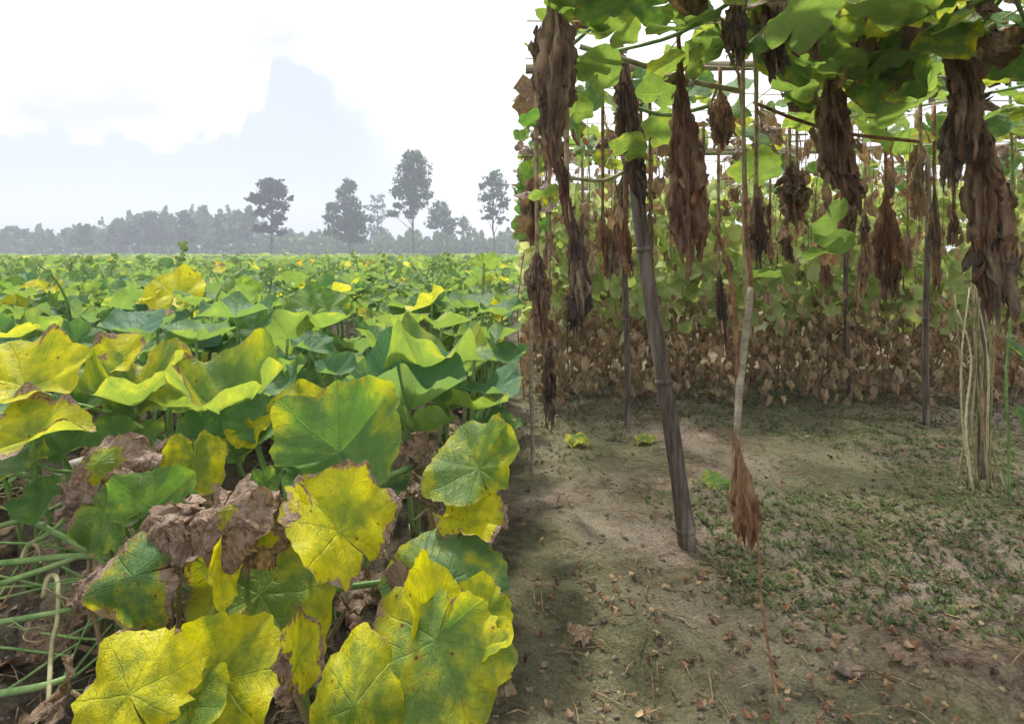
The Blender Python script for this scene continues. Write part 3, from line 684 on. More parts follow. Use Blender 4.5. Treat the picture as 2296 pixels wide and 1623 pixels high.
# the far field as one mass of leaves
mass = MB(); lows = [leaf_geo(40 + k, na=13, nr=4, cup=[.7, .5, .9, .3][k % 4], wave=.08, ser=.0) for k in range(8)]
lower = [leaf_geo(60 + k, na=8, nr=3, cup=.4, wave=.08, ser=0) for k in range(5)]
def scatter(y0, y1, dens, s0, s1, geos, xr=lambda y: (-.95 * y - 1, .8 * y + 1)):
    area = 0; n = int(dens * (.875 * (y1 * y1 - y0 * y0) + 2 * (y1 - y0)))
    for k in range(n):
        y = math.sqrt(rnd.uniform(y0 * y0, y1 * y1)); a, b = xr(y); x = rnd.uniform(a, b)
        if x > -.15 and y < 6.7: continue
        P, f, u1, u2 = geos[k % len(geos)]
        a = np.array(frame(rnd.gauss(-4, 18), rnd.gauss(0, 16), rnd.uniform(0, 360)))
        z = .32 + .41 * rnd.uniform(.5, 1.08) + .06 * math.sin(x * .5) * math.sin(y * .6)
        ly = max(0, rnd.gauss(.14, .12)); ly = rnd.uniform(.6, 1) if rnd.random() < .05 else ly
        mass.add(P @ a.T * rnd.uniform(s0, s1) + np.array([x, y, z]), f, u1, u2, (ly, 0, rnd.random(), min(1, max(0, rnd.gauss(.25, .25)))))
scatter(6.7, 9.4, 8, .09, .15, lows, lambda y: (.1, .95 * y + 1))
scatter(9.4, 22, 7, .11, .19, lows)
scatter(22, 48, 2.2, .17, .27, lower)
scatter(48, 100, .6, .3, .45, lower)
tag(mass.build('pumpkin_foliage', M['leaf_mass']), 'continuous far expanse of green pumpkin leaves reaching the tree line', 'pumpkin field', kind='stuff')

# low filler leaves, litter and straw over the left soil
lit = MB(); crl = [leaf_geo(300 + k, na=12, nr=5, cup=-.2, wave=.15, crumple=.35, droop=.3) for k in range(6)]
def litter(mb, n, xr, yr, s0, s1):
    for k in range(n):
        x = rnd.uniform(*xr); y = rnd.uniform(*yr); P, f, u1, u2 = crl[k % 6]
        a = np.array(frame(rnd.gauss(0, 35), rnd.gauss(0, 35), rnd.uniform(0, 360)))
        mb.add(P @ a.T * rnd.uniform(s0, s1) + np.array([x, y, (gz(x, y)) + .012]), f, u1, u2, (rnd.random() ** 2, rnd.random() ** 2.5, 0, 0))
litter(lit, 520, (-2.2, -.02), (1.1, 3.2), .012, .05)
for k in range(900):
    x = rnd.uniform(-2.2, -.02); y = rnd.uniform(1.1, 3.2); a = rnd.uniform(0, 6.28); l = rnd.uniform(.04, .16); z = (gz(x, y)) + .012
    lit.tube([(x, y, z), (x + l * .5 * math.cos(a), y + l * .5 * math.sin(a), z + rnd.uniform(.0, .03)), (x + l * math.cos(a), y + l * math.sin(a), z)], .0016, 4, att=(.2, rnd.random(), 0, 0))
tag(lit.build('leaf_litter', M['dry']), 'dead leaf scraps and straw littering the soil between the front pumpkin plants', 'leaf litter', kind='stuff')
# pale stick lying behind the front plants
P = [at(150, 1008, 2.25), at(300, 965, 2.4), at(440, 936, 2.5), at(620, 905, 2.62), at(740, 890, 2.7)]
for p in P: p[2] = (gz(p[0], p[1])) + .05
tag(MB().tube(P, [.022, .021, .02, .018, .015], 10, smooth=5).build('dry_stalk', M['grey_stick']), 'pale grey dry stalk lying across the soil behind the front leaves', 'stick')

# ------------------------------------------------------------------ trees
def tree(name, label, group, px, base_py, D, trunk_px, blobs, mat, leaf, per, limbs=True, top=None, fork=True):
    """blobs: (dx, py, rx, ry) in reference pixels about the trunk, converted to metres at D"""
    s = D / F; b = at(px, base_py, D); b[2] = (gz(b[0], b[1]))
    e = empty(name, b, label, 'tree', group)
    r0 = trunk_px * s
    cs = [np.array([dx * s, rnd.uniform(-.5, .5) * rx * s, (HOR - py) * s + H - b[2]]) for (dx, py, rx, ry) in blobs]
    htop = max(c[2] for c in cs)
    zs = np.linspace(0, htop, 6); lean = rnd.uniform(-.02, .02)
    path = np.array([[lean * z + rnd.uniform(-.12, .12) * (z > 0), rnd.uniform(-.1, .1) * (z > 0), z] for z in zs])
    tr = MB().tube(path, np.linspace(r0, r0 * .25, 6), 8, smooth=3); tr.build('trunk', M['bark'], e)
    cr = MB(); lm = MB()
    for (dx, py, rx, ry), c in zip(blobs, cs):
        j = np.array([np.interp(c[2] * .62, path[:, 2], path[:, 0]), np.interp(c[2] * .62, path[:, 2], path[:, 1]), c[2] * .62])
        lm.tube([j, (j + c) / 2 + rng.normal(0, .1, 3), c], [r0 * .4, r0 * .28, r0 * .1], 5, smooth=3)
        n = int(per * rx * ry / 100.0) + 8; k = 0
        sub = rng.normal(0, 1, (max(4, n // 9), 3)); sub /= np.linalg.norm(sub, axis=1)[:, None]; sub *= rng.uniform(.25, 1.02, (len(sub), 1))
        for q in range(n):
            o = sub[q % len(sub)] * np.array([rx, rx, ry]) * s + rng.normal(0, .17, 3) * np.array([rx, rx, ry]) * s
            a = np.array(frame(rnd.uniform(-70, 70), rnd.uniform(-70, 70), rnd.uniform(0, 360))); l = leaf * rnd.uniform(.6, 1.3)
            v = np.array([[-.5, 0, 0], [0, -.34, .05], [.5, 0, -.05], [0, .34, .06]]) * l
            cr.add(v @ a.T + c + o, [[0, 1, 2, 3]])
    if limbs: lm.build('limb', M['bark'], e)
    cr.build('crown', M[mat], e, smooth=False)
    return e
ORD = ['first', 'second', 'third', 'fourth', 'fifth', 'sixth', 'seventh', 'eighth', 'ninth', 'tenth', 'eleventh', 'twelfth', 'thirteenth', 'fourteenth', 'fifteenth', 'sixteenth', 'seventeenth', 'eighteenth', 'nineteenth']
tree('broadleaf_tree', 'dark round-crowned tree standing clear of the far tree line', None, 608, 572, 78, 3.4,
     [(0, 425, 28, 24), (-6, 412, 22, 14), (18, 428, 20, 20), (-38, 445, 18, 12), (-22, 448, 18, 14), (0, 460, 18, 16), (24, 462, 16, 13), (45, 447, 7, 7), (-24, 478, 17, 12), (18, 486, 18, 12), (-30, 514, 16, 9), (-8, 512, 18, 12), (12, 500, 14, 11), (16, 522, 16, 8)], 'crown_dark', .46, 92)
tree('broadleaf_tree', 'broad bushy tree in the middle of the row with a low crown', None, 783, 570, 84, 3,
     [(0, 418, 18, 18), (-14, 428, 18, 16), (-4, 450, 26, 18), (-34, 466, 22, 16), (6, 475, 30, 20), (30, 488, 24, 20), (-40, 490, 20, 15), (-14, 500, 34, 22), (18, 515, 32, 18), (-30, 522, 26, 14), (4, 535, 30, 12)], 'crown', .5, 62)
tree('eucalyptus_tree', 'tallest slender tree with a high oval crown and bare lower trunk', None, 927, 566, 80, 2.6,
     [(-6, 352, 24, 18), (12, 358, 24, 20), (-14, 378, 26, 20), (18, 385, 26, 20), (0, 402, 34, 20), (-22, 412, 26, 18), (24, 415, 22, 18), (-6, 435, 38, 18), (26, 440, 18, 14), (-36, 432, 16, 13), (2, 458, 30, 13), (-32, 462, 14, 10), (-48, 480, 16, 12), (-10, 478, 18, 10)], 'crown', .42, 80)
tree('broadleaf_tree', 'small rounded tree just right of the tallest one', None, 1002, 568, 92, 2.2,
     [(-18, 462, 16, 14), (-30, 478, 18, 14), (-4, 478, 20, 14), (-14, 495, 30, 15), (10, 502, 20, 12), (-28, 510, 18, 9), (6, 518, 18, 8)], 'crown', .5, 60)
tree('broadleaf_tree', 'smallest tree of the row standing alone over the low hedge', None, 1040, 560, 105, 1.8,
     [(0, 492, 12, 9), (-6, 504, 14, 10), (6, 512, 16, 10), (-10, 522, 14, 8), (8, 526, 12, 7)], 'crown', .5, 60)
tree('eucalyptus_tree', 'slender tree at the right end of the row next to the trellis edge', None, 1108, 566, 78, 2.4,
     [(0, 392, 18, 14), (-10, 406, 20, 14), (14, 412, 20, 16), (-26, 420, 12, 10), (6, 435, 24, 16), (-16, 445, 22, 14), (18, 458, 20, 14), (-4, 472, 24, 13), (-18, 488, 16, 9), (14, 495, 14, 10)], 'crown', .42, 64)
tree('broadleaf_tree', 'thin airy tree half hidden behind the broad bushy one', None, 846, 566, 118, 1.8,
     [(0, 448, 18, 13), (-10, 465, 18, 13), (10, 470, 18, 14), (0, 490, 22, 14), (-4, 512, 22, 14), (14, 520, 18, 12)], 'crown', .55, 34)
# the far tree line, left
for k, (px, top, wd, D) in enumerate([(28, 508, 20, 138), (64, 514, 18, 142), (104, 516, 18, 140), (150, 512, 16, 138), (192, 504, 22, 128), (232, 520, 24, 140), (268, 492, 24, 134), (304, 484, 20, 136), (342, 474, 28, 132), (384, 480, 18, 138), (420, 472, 22, 130), (460, 462, 20, 146), (498, 478, 22, 136), (530, 470, 20, 138), (556, 464, 18, 134), (640, 512, 16, 150), (672, 522, 16, 156), (706, 520, 18, 152), (735, 512, 16, 158)]):
    hh = 560 - top
    bl = [(rnd.uniform(-.2, .2) * wd, top + hh * .14, wd * .6, hh * .15), (rnd.uniform(-.4, .0) * wd, top + hh * .30, wd * .75, hh * .17), (rnd.uniform(0, .5) * wd, top + hh * .36, wd * .7, hh * .16), (rnd.uniform(-.3, .3) * wd, top + hh * .52, wd * .95, hh * .18), (rnd.uniform(-.3, .3) * wd, top + hh * .7, wd * .85, hh * .16)]
    tree('far_tree', f'hazy grey-green tree, {ORD[k]} from the left in the far line on the horizon', 'trees in the far hazy line', px, 571, D * .8, 1.4, bl, 'crown', .6, 190, limbs=k % 2 == 0)
# low wood under and between them
wood = MB()
for k in range(16000):
    u = rnd.random(); px = rnd.uniform(-260, 1900); D = rnd.uniform(104, 150)
    hmax = np.interp(px, [-260, 40, 180, 300, 420, 560, 620, 700, 900, 1148, 1900], [40, 46, 52, 74, 86, 80, 48, 40, 46, 44, 50]) * (1 + .25 * math.sin(px * .09) + .15 * math.sin(px * .31))
    py = 573 - hmax * rnd.random() ** 1.1; c = at(px, py, D); c[2] = max(c[2], .5)
    a = np.array(frame(rnd.uniform(-80, 80), rnd.uniform(-70, 70), rnd.uniform(0, 360))); l = rnd.uniform(.7, 1.7)
    v = np.array([[-.5, 0, 0], [0, -.34, .05], [.5, 0, -.05], [0, .34, .06]]) * l
    wood.add(v @ a.T + c, [[0, 1, 2, 3]])
tag(wood.build('far_wood', M['crown'], smooth=False), 'low hazy wood closing the field along the horizon', 'wood', kind='stuff')
# shed far left
b = at(78, 571, 124); e = empty('farm_shed', (b[0], b[1], .3), 'tiny pale shed with a tin roof below the far left trees', 'shed')
def boxm(mb, c, s):
    c = np.array(c); s = np.array(s) / 2
    v = np.array([[x, y, z] for z in (-1, 1) for y in (-1, 1) for x in (-1, 1)]) * s + c
    mb.add(v, [[0, 2, 3, 1], [4, 5, 7, 6], [0, 1, 5, 4], [2, 6, 7, 3], [0, 4, 6, 2], [1, 3, 7, 5]]); return mb
boxm(MB(), (0, 0, .7), (3.6, 2.6, 1.4)).build('wall', M['plaster'], e, smooth=False)
rf = MB(); rf.add([(-2, -1.6, 1.35), (2, -1.6, 1.35), (2, 0, 2.0), (-2, 0, 2.0), (-2, 1.6, 1.35), (2, 1.6, 1.35)], [[0, 1, 2, 3], [3, 2, 5, 4]]); rf.build('roof', M['tin'], e, smooth=False)

# ------------------------------------------------------------------ the gourd trellis
CZ = 1.58
def pole(name, label, p0, p1, r0, r1, mat, nodes, group=None, cat='pole'):
    p0 = np.array(p0, float); p1 = np.array(p1, float); d = p1 - p0
    e = empty(name, p0, label, cat, group)
    ts = np.linspace(0, 1, 15); wob = np.array([.006 * math.sin(t * 7 + p0[0]) for t in ts])
    path = d[None] * ts[:, None]; path[:, 0] += wob
    MB().tube(path, np.linspace(r0, r1, 15) * (1 + .05 * np.sin(ts * 31)), 14, smooth=2).build('culm', M[mat], e)
    for t in nodes:
        c = d * t; c[0] += .006 * math.sin(t * 7 + p0[0]); u = d / np.linalg.norm(d); r = (r0 + (r1 - r0) * t)
        MB().tube([c - u * .010, c - u * .004, c + u * .003, c + u * .010], [r * 1.01, r * 1.16, r * 1.14, r * 1.01], 14).build('node_ring', M[mat], e)
    return e
pb = at(1541, 1222, 2.30); pb[2] = -.03; pt = at(1388, 128, 2.42)
pole('bamboo_pole', 'dark leaning bamboo pole propping the trellis in the foreground', pb, pt, .0305, .021, 'bamboo', [.045, .335, .60, .86])
lp = bpy.data.objects['bamboo_pole']; dv = np.array(pt - pb)
for t0 in (.865, .93):
    q = np.linspace(0, 1, 40); rr = .0305 + (.021 - .0305) * t0 + .003; cc = dv * t0
    MB().tube(np.stack([cc[0] + rr * np.cos(q * 31), cc[1] + rr * np.sin(q * 31), cc[2] + (q - .5) * .035], -1), .0022, 5).build('lashing', M['string'], lp)
pb = at(2203, 1075, 2.97); pb[2] = -.03; pt = at(2196, 300, 2.95)
pole('bamboo_pole', 'dark upright bamboo pole wrapped in yellow stems near the right border', pb, pt, .026, .02, 'bamboo', [.2, .45, .7])
for (px, py, tpx, D0, lab) in [(2076, 958, 2080, 3.9, 'thin dark far pole left of the right border pole'), (1406, 965, 1402, 3.85, 'thin dark far pole left of the leaning bamboo pole'), (1905, 905, 1890, 4.5, 'thin far pole in the dried thicket mid-trellis')]:
    pb = at(px, py, D0); pb[2] = -.02; pt = at(tpx, py, D0 + .05); pt[2] = CZ
    pole('bamboo_pole', lab, pb, pt, .018, .015, 'bamboo', [.4, .7])
pb = at(1190, 1066, 3.02); pb[2] = -.02; pt = at(1194, 700, 3.0)
pole('thin_cane', 'thin pale cane standing upright at the open left edge of the trellis', pb, pt, .010, .008, 'bamboo_pale', [.5], cat='cane')
# roof of the trellis: bamboo beams and wires
for (a, b, r, lab) in [((.05, 4.0, 1.60), (4.6, 4.05, 1.66), .024, 'nearer bamboo crossbeam under the trellis roof'), ((.05, 2.46, 1.68), (3.1, 2.5, 1.74), .018, 'nearest thin bamboo crossbeam resting on the leaning pole'), ((.05, 5.9, 1.58), (5.6, 5.9, 1.62), .024, 'farthest bamboo crossbeam at the back of the trellis')]:
    pole('bamboo_beam', lab, a, b, r, r * .8, 'bamboo_pale', [.2, .4, .6, .8], cat='beam')
net = empty('trellis_net', (0, 3.5, CZ + .04), 'net of pale strings stretched flat as the trellis roof', 'net')
for k in range(17):
    y = 1.1 + k * .34; MB().tube([(.04, y - 3.5, 0), (2.2, y - 3.5 + rnd.uniform(-.1, .1), -.05), (5.4, y - 3.5, 0)], .0022, 5, smooth=5).build('string', M['string'], net)
for k in range(15):
    x = .1 + k * .38; MB().tube([(x, -2.5, 0), (x + rnd.uniform(-.1, .1), 0, -.04), (x, 2.9, 0)], .0022, 5, smooth=5).build('string', M['string'], net)

# withered hanging bundles -------------------------------------------------
def pleat(mb, top, axis_pts, ws, a0, span, seed, att, nu=40, nv=34, ragged=.2):
    """a collapsed dead leaf: a pleated sheet wrapped part-way about its stem"""
    r = np.random.default_rng(seed)
    v = np.linspace(0, 1, nv); u = np.linspace(0, 1, nu); V, U = np.meshgrid(v, u, indexing='ij')
    ax = np.stack([np.interp(v, np.linspace(0, 1, len(axis_pts)), np.array(axis_pts)[:, c]) for c in range(3)], -1)
    w = np.interp(v, np.linspace(0, 1, len(ws)), ws)
    th = a0 + span * (U - .5); k = r.uniform(2.5, 4.5); ph = r.uniform(0, 6.28)
    rad = w[:, None] * r.uniform(.7, 1.15) * (.70 + .26 * np.sin(k * th * 1.7 + ph + 1.3 * np.sin(V * 3 + ph)) + .22 * vnoise(np.stack([th * 3.3, V * 2.6, V * 0 + seed], -1), seed) + .22 * vnoise(np.stack([th * 6, V * 9, V * 0 + seed], -1), seed + 3) + .16 * vnoise(np.stack([th * 13, V * 19, V * 0 + seed], -1), seed + 4))
    P = ax[:, None] + np.stack([np.cos(th) * rad, np.sin(th) * rad, 0 * rad], -1)
    L = np.linalg.norm(np.array(axis_pts)[-1] - np.array(axis_pts)[0])
    rag = vnoise(np.stack([U * 9 + seed, U * 0, U * 0], -1), seed + 5) + .5 * vnoise(np.stack([U * 23 + seed, U * 0, U * 0], -1), seed + 6)
    P[..., 2] += rag * ragged * L * V ** 3 + .018 * vnoise(np.stack([th * 4, V * 6, V * 0 + 5], -1), seed + 9)
    i = np.arange(nv - 1)[:, None] * nu; j = np.arange(nu - 1)[None]
    f = np.stack([i + j, i + nu + j, i + nu + j + 1, i + j + 1], -1).reshape(-1, 4)
    mb.add(P.reshape(-1, 3), f, att=att)

def bundle(label, pts, D, ws, tint, name='withered_vine', n=5, tan=0., stem_top=True, strips=44):
    strips = strips // 2; n = int(n * 1.3) + 1; ws = [w * .92 for w in ws]
    """pts: pixel centre line from the top down; ws: half width in px along it; tint 0 grey-brown .. 1 reddish"""
    C = np.array([at(x, y, D) for x, y in pts]); C[:, 1] += np.cumsum(rng.normal(0, .01, len(C)))
    s = D / F; base = C[-1].copy()
    top = C[0].copy(); top[2] = max(top[2] + .05, CZ + .03)
    e = empty(name, top, label, 'withered vine', 'withered bundles hanging from the trellis')
    full = np.vstack([top, C]); MB().tube(full, np.linspace(.007, .003, len(full)), 7, smooth=4).build('stem', M['red_stem' if tint > .4 else 'dry_stem'], e, base=top)
    tt = np.linspace(0, 1, len(pts)); wt = np.linspace(0, 1, len(ws))
    for k in range(n):
        a = max(0, (k / n) * .72 + rnd.uniform(-.08, .04)); b = min(1, a + rnd.uniform(.25, .5)); q = np.linspace(a, b, 7)
        if k == 0: a = 0; q = np.linspace(0, .6, 7)
        if k == n - 1: q = np.linspace(.45, 1, 7)
        axp = np.stack([np.interp(q, tt, C[:, c]) for c in range(3)], -1)
        env = np.interp(q, wt, ws) * s * (.35 + .75 * np.linspace(0, 1, 7) ** .5)
        env *= 1.0 - .25 * np.linspace(0, 1, 7) ** 6
        mb = MB(); pleat(mb, None, axp, env, rnd.uniform(0, 6.28) if k % 2 else -1.57, rnd.uniform(2.0, 4.4), rnd.randint(0, 9999), (min(1, max(0, tint + rnd.gauss(.05, .25))), max(0, min(1, tan + rnd.gauss(.04, .2))), 0, 0))
        mb.build('withered_leaf', M['dry'], e, base=top)
    mb = MB()
    for k in range(strips):                       # loose curled scraps
        q = rnd.uniform(.05, 1); c = np.array([np.interp(q, tt, C[:, a]) for a in range(3)]); w = np.interp(q, wt, ws) * s
        a = rnd.uniform(0, 6.28); o = c + np.array([math.cos(a), math.sin(a) * .8, 0]) * w * rnd.uniform(.5, 1.1)
        P, f, u1, u2 = crl[k % 6]; A = np.array(frame(rnd.uniform(50, 130), rnd.gauss(0, 30), rnd.uniform(-130, -50))) @ np.diag([1.7, .6, 1])
        mb.add(P @ A.T * rnd.uniform(.2, .5) * max(w, .02) + o, f, u1, u2, (min(1, max(0, tint + rnd.gauss(.1, .25))), max(0, min(1, tan + rnd.gauss(.15, .25))), 0, 0))
    tag(mb.build('scrap', M['dry'], e, base=top), kind='stuff')
    return e
bundle('thick dark withered bundle at the upper corner of the trellis along its open edge', [(1245, 20), (1250, 120), (1240, 220), (1232, 300), (1262, 400), (1275, 500)], 1.62, [56, 68, 48, 24, 20, 12], .12, n=7, strips=60)
bundle('long thin withered string of leaves below the dark upper corner bundle', [(1272, 430), (1285, 520), (1298, 600), (1305, 680), (1290, 740)], 1.75, [12, 16, 30, 34, 20], .15, n=4)
bundle('grey-brown withered bundle wrapped round the top of the leaning pole', [(1392, 120), (1402, 200), (1412, 290), (1425, 370), (1440, 440)], 2.16, [10, 30, 34, 30, 16], .08, n=5)
bundle('pear-shaped brown withered bundle hanging just right of the leaning pole', [(1520, 50), (1528, 180), (1536, 280), (1545, 400), (1552, 500), (1556, 560)], 1.80, [8, 16, 32, 46, 52, 36], .30, n=6, tan=.12, strips=60)
bundle('short dark withered bundle at the top border beside the pale strings', [(1640, 20), (1636, 90), (1640, 150)], 1.55, [26, 30, 18], .05, n=4)
bundle('wide dark withered bundle at the top border right of the pale strings', [(1722, 10), (1728, 80), (1738, 165)], 1.56, [40, 42, 20], .05, n=4)
bundle('small reddish crumpled leaf cluster between the pear-shaped bundle and the pale string', [(1612, 215), (1612, 265), (1616, 320)], 2.2, [20, 36, 28], .75, n=4, tan=.2)
bundle('slanting brown withered bundle with a rusty tail in the upper middle of the trellis', [(1862, 110), (1862, 220), (1868, 310), (1888, 390), (1930, 455)], 1.92, [12, 34, 48, 38, 22], .38, n=6, tan=.1)
bundle('pale brown crumpled leaf cluster under the bright yellow-green leaf', [(1935, 40), (1925, 110), (1910, 175)], 1.75, [24, 46, 44], .45, n=4, tan=.45)
bundle('large dark withered bundle hanging from the top border near the right', [(2128, 10), (2138, 130), (2150, 240), (2140, 330), (2118, 400)], 1.70, [26, 36, 46, 40, 22], .18, n=7, strips=60)
bundle('biggest dark withered bundle against the right border', [(2190, 240), (2205, 350), (2222, 470), (2222, 590), (2228, 690)], 1.78, [14, 36, 52, 62, 44], .14, n=7, strips=60)
bundle('reddish-brown withered leaf hanging low in the right middle of the trellis', [(1985, 430), (1988, 520), (1992, 590), (1996, 660)], 2.6, [8, 36, 34, 18], .55, n=4)
bundle('narrow almost black withered leaf beside the pale string', [(1697, 440), (1698, 530), (1702, 600)], 2.2, [12, 24, 14], .0, n=3)
bundle('small orange-brown dead leaf hanging alone between the corner bundle and the leaning pole', [(1352, 470), (1354, 540), (1358, 618)], 2.5, [10, 22, 12], .95, n=3, tan=.15)
bundle('brown withered leaf hanging low at the open left edge of the trellis', [(1204, 560), (1206, 640), (1214, 745)], 2.1, [10, 30, 26], .35, n=4)
bundle('slim dark withered leaf hanging under the pear-shaped bundle', [(1612, 610), (1618, 690), (1622, 768)], 2.7, [8, 18, 12], .05, n=3)
bundle('ragged brown cluster in the middle of the trellis right of the pale string', [(1768, 370), (1772, 430), (1776, 500)], 2.5, [24, 40, 30], .4, n=4, tan=.2)
bundle('small dark dead leaf hanging below the low brown one at the open edge', [(1232, 760), (1232, 850), (1232, 945)], 2.7, [14, 24, 14], .2, n=3, tan=.1)
bundle('brown dead bundle in the left part of the trellis behind the thick corner bundle', [(1200, 400), (1190, 450), (1195, 530)], 2.5, [20, 32, 20], .35, n=3, tan=.15)
bundle('thin reddish bundle in front of the biggest dark one at the right', [(2095, 420), (2092, 520), (2094, 640)], 2.7, [10, 18, 12], .45, n=3, tan=.2)

for k in range(36):
    D = rnd.uniform(2.2, 4.2); px = rnd.uniform(1190, 2240); py = rnd.uniform(300, 520); l = rnd.uniform(60, 170); w = rnd.uniform(8, 26)
    e = bundle('small withered leaf cluster dangling deeper under the trellis roof', [(px, py), (px + rnd.uniform(-8, 8), py + l * .5), (px + rnd.uniform(-12, 12), py + l)], D, [w * .5, w, w * .7], rnd.uniform(.1, .9), n=2, tan=rnd.uniform(0, .5), strips=12)
    e['group'] = 'small withered clusters deep under the roof'
# strings, stems and the lone vine --------------------------------------------
def line(name, label, cat, pts, rads, mat, group=None, name_part=None):
    P = np.array([at(*p) for p in pts]); b = P[-1].copy()
    return tag(MB().tube(P, rads, 8, smooth=6).build(name, M[mat], base=b), label, cat, group)
line('pale_string', 'pale yellow string hanging straight down in the middle of the trellis', 'string', [(1664, 20, 1.95), (1666, 200, 1.96), (1668, 400, 1.97), (1671, 640, 1.98), (1684, 760, 1.99)], [.0075, .0065, .006, .006, .005], 'pale_stem')
line('pale_string', 'shorter pale loop beside the long string at the top border', 'string', [(1676, 40, 2.0), (1692, 130, 2.0), (1696, 240, 2.0), (1712, 260, 2.05)], .0055, 'pale_stem')
ve = empty('gourd_vine', at(1746, 1600, 1.45) * np.array([1, 1, 0]), 'lone thin reddish vine climbing from the soil past a dangling rusty leaf', 'vine')
vb = np.array(ve.location)
MB().tube([vb, at(1742, 1560, 1.5), at(1728, 1480, 1.55), at(1706, 1340, 1.62), at(1698, 1200, 1.68), at(1672, 1090, 1.74), at(1652, 980, 1.8), at(1660, 860, 1.86), at(1676, 720, 1.9), at(1684, 640, 1.92), at(1672, 500, 1.95), at(1668, 300, 2.0), at(1650, 120, 2.05)], [.006, .0045, .0032, .003, .003, .006, .008, .009, .009, .008, .006, .005, .004], 8, smooth=6).build('stem', M['red_stem'], ve, base=vb)
MB().tube([at(1652, 985, 1.795), at(1659, 860, 1.855), at(1676, 720, 1.895), at(1683, 645, 1.915)], [.0085, .0108, .0108, .009], 8, smooth=5).build('pale_bark', M['bamboo_pale'], ve, base=vb)
MB().tube([at(1604, 505, 1.9), at(1632, 600, 1.9), at(1650, 720, 1.88), at(1652, 860, 1.86)], [.005, .006, .006, .005], 8, smooth=5).build('side_stem', M['red_stem'], ve, base=vb)
for k in range(4):
    mb = MB(); q = [(1646 + 4 * k, 975 + 18 * k), (1655 + 3 * k, 1050 + 12 * k), (1664 + 3 * k, 1120 + 10 * k), (1672, 1180 + 9 * k)]
    pleat(mb, None, np.array([at(x, y, 1.73 - .01 * k) for x, y in q]), np.array([.007, .018, .030, .036, .026]) * (.8 + .12 * k), rnd.uniform(0, 6.28), 4.2, 700 + k, (.95, .15, 0, 0)); mb.build('withered_leaf', M['dry'], ve, base=vb)
line('gourd_vine', 'brown stem sloping across the trellis roof in the upper middle', 'stem', [(1690, 230, 2.1), (1790, 270, 2.1), (1900, 300, 2.12), (2060, 318, 2.2)], .006, 'red_stem')
line('gourd_vine', 'pale thick stem crossing under the roof near the corner bundle', 'stem', [(1300, 105, 1.9), (1420, 140, 1.9), (1540, 180, 1.9), (1660, 205, 1.9)], .008, 'pale_stem')
line('gourd_vine', 'pale curved stem left of the leaning pole', 'stem', [(1280, 400, 2.3), (1350, 405, 2.3), (1400, 385, 2.3), (1430, 360, 2.3)], .006, 'pale_stem')
line('gourd_vine', 'green stem running between roof leaves behind the pear-shaped bundle', 'stem', [(1420, 240, 2.2), (1500, 258, 2.2), (1620, 230, 2.2)], .007, 'petiole')
st = empty('stem_bundle', at(2190, 1085, 2.85) * np.array([1, 1, 0]), 'bunch of dry yellow stems standing round the right border pole', 'stems'); sb = np.array(st.location)
for k in range(13):
    x0 = rnd.uniform(2155, 2235); MB().tube([np.array([at(x0 + rnd.uniform(-14, 14), 1080, 2.86)[0], 2.80 + rnd.uniform(-.06, .1), 0]), at(x0, 950, 2.84 + rnd.uniform(-.05, .05)), at(x0 + rnd.uniform(-16, 16), 800, 2.84), at(x0 + rnd.uniform(-25, 25), 640 + rnd.uniform(-60, 60), 2.86)], [.004, .0045, .004, .003], 6, smooth=5).build('stem', M[rnd.choice(['pale_stem', 'string', 'dry_stem', 'pale_stem'])], st, base=sb)
bg = empty('gourd_vine', at(2262, 1110, 2.75) * np.array([1, 1, 0]), 'leafy green vine standing at the right border beside the wrapped pole', 'vine'); bb = np.array(bg.location)
MB().tube([bb, at(2262, 980, 2.75), at(2256, 860, 2.75), at(2266, 700, 2.8), at(2270, 400, 2.8), at(2262, 120, 2.8)], .006, 7, smooth=5).build('stem', M['petiole'], bg, base=bb)
RIGHT_VINE = [(2296, 800, 80, 20), (2300, 950, 80, -20)]

# roof foliage: gourd vines with leaves of their own -----------------------------
cprot = []
for k in range(8):
    P, f, u1, u2 = leaf_geo(500 + k, na=30, nr=8, cup=[.1, .2, -.15, .05][k % 4], wave=.08, lobes=.09, droop=.15 * (k % 3))
    mb = MB(); mb.add(P, f, u1, u2); cprot.append(mb.mesh('leaf', [M['leaf']]))
cdead = []
for k in range(5):
    P, f, u1, u2 = leaf_geo(560 + k, na=26, nr=9, cup=-.5, wave=.15, crumple=.3, droop=.5, vfold=-.4)
    mb = MB(); mb.add(P, f, u1, u2); cdead.append(mb.mesh('leaf', [M['leaf']]))
def roof_leaf(e, p, R, pitch, roll, spin, ly, dn, tone, me=None):
    o = bpy.data.objects.new('leaf', me or rnd.choice(cprot)); COL.link(o)
    place(o, frame(pitch, roll, spin), p, R, e, np.array(e.location)); leafprops(o, ly, dn, rnd.random(), tone); return o
CLEAR = [(1365, 1450, 90, 460, 2.2), (1490, 1610, 170, 580, 1.8), (1820, 1940, 190, 470, 1.92), (2090, 2200, 120, 420, 1.7), (2150, 2290, 240, 700, 1.78), (1180, 1330, 60, 520, 1.62), (1650, 1685, 100, 700, 1.95)]   # the near hanging bundles pull the roof open below them
names = ['front corner', 'front middle', 'front right', 'second row left', 'second row middle', 'second row right', 'third row left', 'third row middle', 'third row right']
cells = [((.12, 1.0), (1.3, 2.2)), ((.9, 1.55), (1.3, 2.2)), ((1.5, 2.3), (1.3, 2.3)), ((.12, 1.2), (2.2, 3.1)), ((1.1, 2.0), (2.2, 3.1)), ((1.9, 2.9), (2.2, 3.2)), ((.12, 1.5), (3.1, 4.4)), ((1.4, 2.8), (3.1, 4.4)), ((2.6, 4.0), (3.1, 4.4))]
